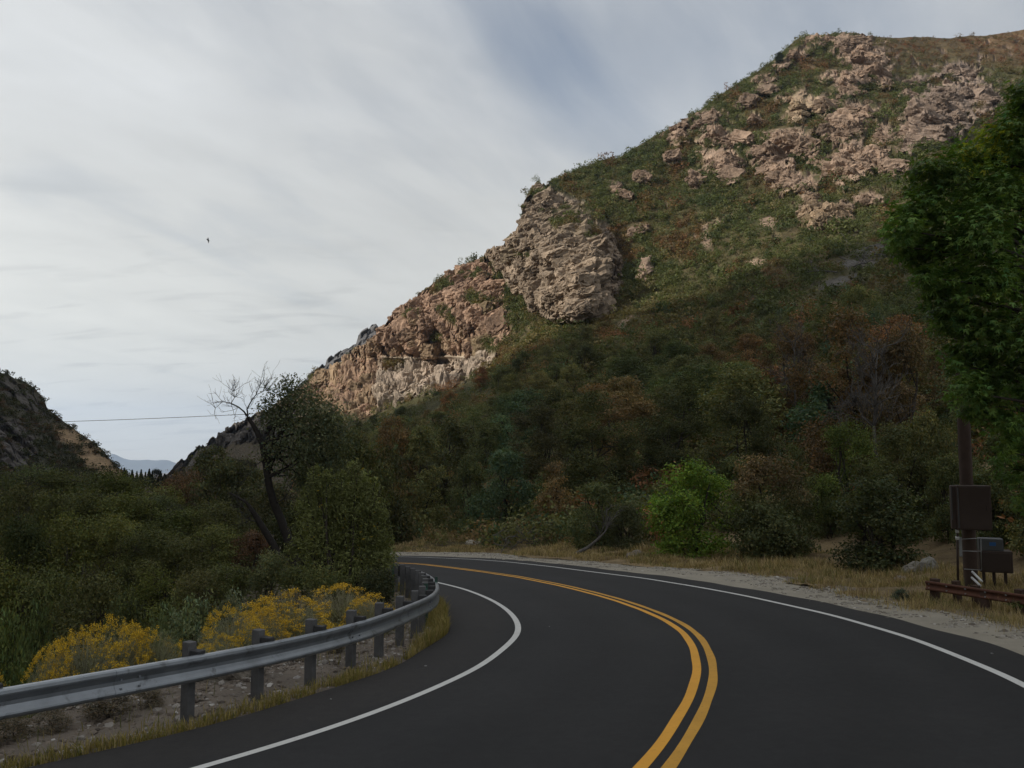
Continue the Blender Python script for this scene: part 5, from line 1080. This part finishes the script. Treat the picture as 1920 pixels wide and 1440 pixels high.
# ------------------------------------------------------------------ grass, stones, dead wood
def blades(P, H, lean, col, w, rng):
    n = len(P); a = rng.uniform(0, 6.28, n); d = np.stack([np.cos(a), np.sin(a), 0 * a], 1); s = np.stack([-np.sin(a), np.cos(a), 0 * a], 1) * w[:, None]
    m = P + d * (lean * H * .35)[:, None] + np.array([0, 0, 1.]) * (H * .6)[:, None]; tp = P + d * (lean * H)[:, None] + np.array([0, 0, 1.]) * (H * .95)[:, None]
    V = np.stack([P - s, P + s, m + s * .7, m - s * .7, tp], 1).reshape(-1, 3); k = np.arange(n)[:, None] * 5; return V, [k + [0, 1, 2, 3], k + [3, 2, 4]], np.repeat(col, 5, 0)
def rail_grass():
    rng = np.random.default_rng(101); edge = IN_EDGE; nn = normals(edge); s = np.arange(len(edge)); n = 52000
    i = rng.integers(0, len(edge), n); keep = (edge[i, 1] > 4) & (edge[i, 1] < 36); i = i[keep]; n = len(i); d = np.abs(rng.normal(size=n)) * .22 + .0; fuzz = rng.uniform(-.12, .12, n)
    xy = edge[i] - nn[i] * (d[:, None] + .02) + np.gradient(edge, axis=0)[i] * fuzz[:, None] * 4; q = np.column_stack([xy, 0 * d]); dens = fbm(q * 1.3, 3); k = dens > -.35 + d * .7; xy, d, dens, q = xy[k], d[k], dens[k], q[k]; n = len(xy)
    P = np.column_stack([xy, ground_z(xy[:, 0], xy[:, 1]) - .01]); bend = sstep(12, 15, xy[:, 1]) * sstep(30, 24, xy[:, 1])
    H = rng.uniform(.04, .16, n) * (1 + .5 * dens) * (1 + 1.0 * bend); c = pick(rng, n, [(4, (.23, .185, .06)), (2, (.17, .155, .05)), (3, (.30, .235, .115)), (1, (.11, .12, .035))]) * rng.uniform(.7, 1.25, (n, 1))
    a = blades(P, H, rng.uniform(.1, .8, n), c, rng.uniform(.003, .007, n), rng)
    # taller clumps inside the bend, thin weeds on the gravelly bank behind the posts
    n = 16000; x = rng.uniform(-16, 1, n); y = rng.uniform(3, 34, n); dl = -near_dist(x, y, INNER); q = np.column_stack([x, y, 0 * x]); k = (dl > 1.7) & (dl < 5.5) & (fbm(q * .8 + 5, 3) > .12 - .5 * sstep(13, 17, y)); x, y = x[k], y[k]; n = len(x)
    b = blades(np.column_stack([x, y, ground_z(x, y) - .01]), rng.uniform(.08, .26, n) * (1 + .7 * sstep(13, 16, y)), rng.uniform(.1, .9, n), pick(rng, n, [(3, (.17, .15, .045)), (2, (.24, .19, .09)), (2, (.10, .11, .035))]) * rng.uniform(.7, 1.25, (n, 1)), rng.uniform(.003, .007, n), rng)
    o = len(a[0]); tag(link('grass', new_mesh('grass', np.concatenate([a[0], b[0]]), [np.concatenate([a[1][j], b[1][j] + o]) for j in (0, 1)], np.concatenate([a[2], b[2]]), False, M_GRASS)), 'yellow green grass fringe along the asphalt under the guardrail', 'grass', None, 'stuff')
rail_grass()
def bank_grass():
    rng = np.random.default_rng(103); n = 5200; px = rng.uniform(742, 1990, n); b = bot_y(px); py = b - 3 - rng.uniform(0, 1, n) ** 1.3 * np.interp(px, [742, 1000, 1300, 1500, 1700, 1990], [34, 46, 42, 66, 80, 120])
    P, rock, col, scree, t = hill_fields(px, py); v = fbm(P * .35, 3); k = v > -.38; P, t, v = P[k], t[k], v[k]; m = len(P); per = 26; tall = rng.random(m) < .12
    c0 = pick(rng, m, [(5, (.35, .27, .15)), (3, (.28, .22, .115)), (1.8, (.15, .145, .06)), (1.4, (.20, .14, .085))]); near = rng.uniform(.8, 1.2, (m, 1)); r = rng.uniform(.1, .34, m)
    Pt = np.repeat(P, per, 0) + rng.normal(size=(m * per, 3)) * np.repeat(r, per)[:, None] * np.array([1, 1, 0]); Pt[:, 2] -= .04
    H = np.repeat(rng.uniform(.07, .24, m) * (1 + .6 * v) * np.where(tall, 1.9, 1), per) * rng.uniform(.6, 1.2, m * per); w = np.repeat(np.clip(t / FPX * .55, .004, .02), per)
    V, F, C = blades(Pt, H, rng.uniform(.1, .9, m * per), np.repeat(c0 * near, per, 0) * rng.uniform(.75, 1.25, (m * per, 1)), w, rng)
    tag(link('dry_grass', new_mesh('dry_grass', V, F, C, False, M_GRASS)), 'straw coloured dry grass on the bank beyond the gravel shoulder', 'grass', None, 'stuff')
bank_grass()
_ico = None
def stones(P, r, col, rng, flat=.65):
    g = (1 + 5 ** .5) / 2; iv = unit(np.array([(-1, g, 0), (1, g, 0), (-1, -g, 0), (1, -g, 0), (0, -1, g), (0, 1, g), (0, -1, -g), (0, 1, -g), (g, 0, -1), (g, 0, 1), (-g, 0, -1), (-g, 0, 1)], float))
    fi = np.array([(0, 11, 5), (0, 5, 1), (0, 1, 7), (0, 7, 10), (0, 10, 11), (1, 5, 9), (5, 11, 4), (11, 10, 2), (10, 7, 6), (7, 1, 8), (3, 9, 4), (3, 4, 2), (3, 2, 6), (3, 6, 8), (3, 8, 9), (4, 9, 5), (2, 4, 11), (6, 2, 10), (8, 6, 7), (9, 8, 1)])
    n = len(P); V = P[:, None] + iv[None] * r[:, None, None] * rng.uniform(.65, 1.3, (n, 12, 1)) * np.stack([rng.uniform(.7, 1.3, n), rng.uniform(.7, 1.3, n), np.full(n, flat)], 1)[:, None]
    return V.reshape(-1, 3), (np.arange(n)[:, None, None] * 12 + fi[None]).reshape(-1, 3), np.repeat(col, 12, 0)
M_STONE = surface('stone', (1, 1, 1), .95, 0, .2, 8, .5, 40, .02, .2, use_col=True)
def gravel():
    rng = np.random.default_rng(107); n = 60000; x = rng.uniform(-15, 0, n); y = rng.uniform(2.5, 24, n); dl = -near_dist(x, y, INNER); k = (dl > 1.5) & (dl < 4.6); x, y = x[k], y[k]; m = len(x)
    P1 = np.column_stack([x, y, ground_z(x, y)]); r1 = rng.gamma(1.5, .011, m) + .006; c1 = pick(rng, m, [(3, (.17, .14, .115)), (2, (.24, .22, .20)), (2, (.12, .10, .085)), (.5, (.38, .36, .34))]) * rng.uniform(.75, 1.2, (m, 1))
    j = rng.integers(0, len(GRAV), 26000); gg = GRAV[j]; k = (gg[:, 1] > 8) & (gg[:, 1] < 60); gg = gg[k]; f = rng.beta(1.6, 1.1, len(gg)); nn = normals(GRAV)[j][k]; wid = np.interp(gg[:, 1], [8, 14, 20, 30, 45, 60], [1.3, 1.3, 1.6, 2.0, 3.2, 3.6]); xy = gg - nn * ((1 - f) * wid - .35)[:, None]; m2 = len(xy)
    P2 = np.column_stack([xy, plane(xy[:, 0], xy[:, 1]) + .012]); r2 = rng.gamma(1.5, .010, m2) + .005; c2 = pick(rng, m2, [(3, (.24, .22, .185)), (2, (.30, .28, .25)), (2, (.16, .14, .12)), (.6, (.42, .40, .37))]) * rng.uniform(.8, 1.2, (m2, 1))
    q = np.column_stack([xy, 0 * xy[:, :1]]); k = fbm(q * .9, 3) > -.1 - .6 * sstep(.75, .95, f); P2, r2, c2 = P2[k], r2[k], c2[k]
    # a few bits thrown onto the asphalt
    ex = on_road(np.array([1030., 798., 620, 1860]), np.array([1178., 1253., 1316, 1230])); ex[:, 2] += .035; ex_c = np.full((4, 3), .26); ex_r = rng.uniform(.010, .018, 4)
    V, F, C = stones(np.concatenate([P1, P2, ex]), np.concatenate([r1, r2, ex_r]), np.concatenate([c1, c2, ex_c]), rng)
    tag(link('loose_stones', new_mesh('loose_stones', V, [F], C, False, M_STONE)), 'loose stones scattered on the roadside gravel and the bank behind the guardrail', 'gravel', None, 'stuff')
gravel()
def boulder(P, s, seed, col, label, rz=0):
    bpy_me = bpy.data.meshes.new('boulder'); import bmesh; bm = bmesh.new(); bmesh.ops.create_icosphere(bm, subdivisions=4, radius=1); V = np.array([v.co for v in bm.verts]); f1, f2, c = worley(V * 1.6 + seed)
    V = V * (1 + .22 * fbm(V * 1.1 + seed, 4) + .10 * (c - .5) - .08 * sstep(.15, 0, f2 - f1))[:, None]
    for v, q in zip(bm.verts, V): v.co = q * np.array(s)
    bm.to_mesh(bpy_me); bm.free(); bpy_me.materials.append(surface('boulder_rock', col, .95, 0, .25, 3, .9, 18, .05)); o = link('boulder', bpy_me, None, P); o.rotation_euler = (0, 0, rz); tag(o, label, 'boulder')
q = foot(447, 12.2); boulder(q + (0, 0, .10), (.44, .3, .28), 3, (.17, .15, .125), 'rounded grey brown boulder behind the rail between the first two near posts')
q = hill_at(1742, 1070)[0]; boulder(q + (0, 0, .05), (.34, .3, .34), 4, (.22, .21, .19), 'pale pointed boulder in the dry grass left of the rusty guardrail', .6)
q = hill_at(1716, 1072)[0]; boulder(q, (.40, .3, .30), 5, (.20, .185, .16), 'brownish boulder in the dry grass beside the pale pointed one')
q = hill_at(1688, 1086)[0]; boulder(q, (.22, .2, .16), 6, (.22, .20, .17), 'low brown stone in the dry grass left of the boulders')
q = hill_at(1192, 1042)[0]; boulder(q, (.5, .4, .30), 7, (.20, .17, .14), 'flat brown boulder in the grass left of the bright green tree')
q = hill_at(886, 1022)[0]; boulder(q, (.55, .4, .34), 8, (.33, .30, .25), 'pale stone on the gravel at the outside of the far bend')
q = foot(384, 19.6); boulder(q + (0, 0, .75), (.32, .22, .2), 9, (.42, .41, .39), 'small white stone among the sagebrush in front of the thicket')
def dead_wood():
    def log(name, pts, r0, r1, label, seed, twig=5):
        rng = np.random.default_rng(seed); P = np.array([hill_at(a, b)[0] * 1.0 for a, b, _ in pts]); t0 = float((P[0] - C0) @ _f); P = np.array([at(a, b, t0 + k) for a, b, k in pts]); mb = MB(); mb.tube(P, np.linspace(r0, r1, len(P)), 7)
        for i in range(twig): branches(rng, mb, P[rng.integers(len(P) // 2, len(P))], unit(P[-1] - P[0]) + rng.normal(size=3) * .6 + (0, 0, .3), .9, .03, 2, .7, .2, (2, 3), .2, .012, .5, .7, 4)
        tag(link(name, mb.mesh(name, M_DEAD, True)), label, 'dead branch')
    log('fallen_branch', [(1070, 1046, 0), (1085, 1036, .1), (1102, 1027, .2), (1120, 1012, .3), (1134, 998, .4), (1140, 986, .5)], .12, .03, 'fallen dead branch leaning out of the bushes at the road edge', 111, 8)
    log('fallen_branch', [(1490, 1014, 0), (1512, 1018, 0), (1535, 1022, .1), (1552, 1022, .2)], .12, .06, 'dark dead log lying on the dry bank right of the brown-topped bushy tree', 112, 3)
    rng = np.random.default_rng(113); mb = MB(); B = hill_at(1005, 1022)[0]
    for i in range(46):
        p = B + rng.normal(size=3) * np.array([1.3, .6, .12]) + (0, 0, .3); d = rng.normal(size=3) * np.array([1, .7, .25]); branches(rng, mb, p, d, rng.uniform(.6, 1.6), .035, 1, .6, .05, (1, 3), .15, .012, .5, .6, 4)
    tag(link('brushwood_heap', mb.mesh('brushwood_heap', M_DEAD)), 'heap of dead grey brushwood in the grass left of the fallen branch', 'brushwood')
    mb = MB(); rng = np.random.default_rng(115); B = hill_at(1560, 512)[0]
    n = 0
    for px, py in [(1640, 492), (1655, 505), (1610, 470), (1575, 500), (1630, 480), (1660, 515), (1600, 520), (1570, 530)]:
        q = hill_at(px, py)[0] + (0, 0, .8); branches(rng, mb, q, rng.normal(size=3) * np.array([1, 1, .3]), 4.5, .16, 2, .5, .1, (2, 4), .2, .05, .5, .6, 4)
    tag(link('fallen_timber', mb.mesh('fallen_timber', M_DEAD)), 'bleached fallen timber on the grey scree left of the large leafy tree', 'dead wood')
    # sparse little weeds on the road verge in front of the rusty rail
    for px, py, w, lab, c in [(1692, 1128, .34, 'small bluish green weed at the gravel edge left of the rusty guardrail', (.075, .10, .075)), (1925, 1150, .45, 'green weeds at the right edge below the rusty guardrail', (.09, .115, .04))]:
        q = hill_at(px, py)[0]; place_tree(SAGE[0], q, (w, w, w * .8), .4, c, lab, 'weed', None, 'weed', 'foliage')
dead_wood()

for px, t, w, h, lab in [(58, 9.6, .26, .22, 'dry brown weed tuft on the bare ground under the rail, third from the left edge'), (128, 9.9, .30, .2, 'low dry weed tuft under the rail below the first golden rabbitbrush'), (228, 10.3, .42, .26, 'widest dry brown weed tuft under the rail, left of the first guardrail post'), (300, 10.7, .24, .2, 'small dry weed just left of the first guardrail post'), (12, 9.3, .34, .3, 'dry weed tuft at the left edge under the rail'), (560, 13.6, .3, .24, 'dry weed between the second and third guardrail posts'), (640, 14.6, .26, .3, 'dark dry weed behind the third guardrail post')]:
    place_tree(SAGE[1], foot(px, t), (w, w, h), prand.uniform(0, 6), (.15, .125, .095), lab, 'weed', None, 'dry_weed', 'foliage')

# ------------------------------------------------------------------ wire and bird
a = at(-260., 797., 75.); b = at(585., 770., 62.); k = np.linspace(0, 1, 60)[:, None]; Pw = a * (1 - k) + b * k; Pw[:, 2] -= (4 * k * (1 - k))[:, 0] * .25
tag(link('overhead_wire', MB().tube(Pw, .022, 6).mesh('overhead_wire', surface('dark_cable', (.05, .05, .05), .6, 0, .1))), 'thin overhead wire crossing the canyon mouth to the dead-topped tree', 'wire')
def bird():
    B = at(390., 450., 55.); root = None; rng = np.random.default_rng(5); mb = MB(); d = unit(np.array([.62, .3, -.45])); ks = np.linspace(-1, 1, 9)
    mb.tube([d * x * .12 for x in ks], [.004, .022, .036, .042, .042, .038, .034, .022, .006], 8); M_B = surface('dark_feathers', (.03, .03, .032), .8, 0, .2, 20)
    o = tag(mb.obj('bird', M_B, None, True, loc=B), 'small dark bird flying alone against the pale clouds', 'bird')
    for s in (1, -1):
        w = MB(); tip = np.array([-.02 * s, .05, .20 * s]); b0 = -d * .05; b1 = d * .04; V = np.array([b0, b1, b1 * .9 + tip * .5 + (.01, 0, 0), b0 * .4 + tip * .5, tip]); n_ = np.array([.004, .008, 0]); V = np.concatenate([V + n_, V - n_])
        w.add(V, [np.array([(0, 1, 2, 3), (8, 7, 6, 5), (0, 5, 6, 1), (3, 8, 5, 0), (1, 6, 7, 2), (2, 7, 9, 4), (4, 9, 8, 3)]), np.array([(3, 2, 4), (9, 7, 8)])]); w.obj('wing', M_B, o)
bird()

# ------------------------------------------------------------------ the air
def haze():
    mb = MB(); x0, x1, y0, y1, z0, z1 = -14500, 14500, -6500, 16500, float(GZ.min()) - 60, 900.; mb.box(((x0 + x1) / 2, (y0 + y1) / 2, (z0 + z1) / 2), (x1 - x0, y1 - y0, z1 - z0))
    def b(nt, N, L, out):
        v = N.new('ShaderNodeVolumePrincipled'); v.inputs['Color'].default_value = (.60, .75, 1.0, 1); v.inputs['Density'].default_value = HAZE; v.inputs['Anisotropy'].default_value = .2; L.new(v.outputs[0], out.inputs['Volume'])
    tag(mb.obj('haze', material('air', b)), kind='stuff')
HAZE = 7e-5
haze()
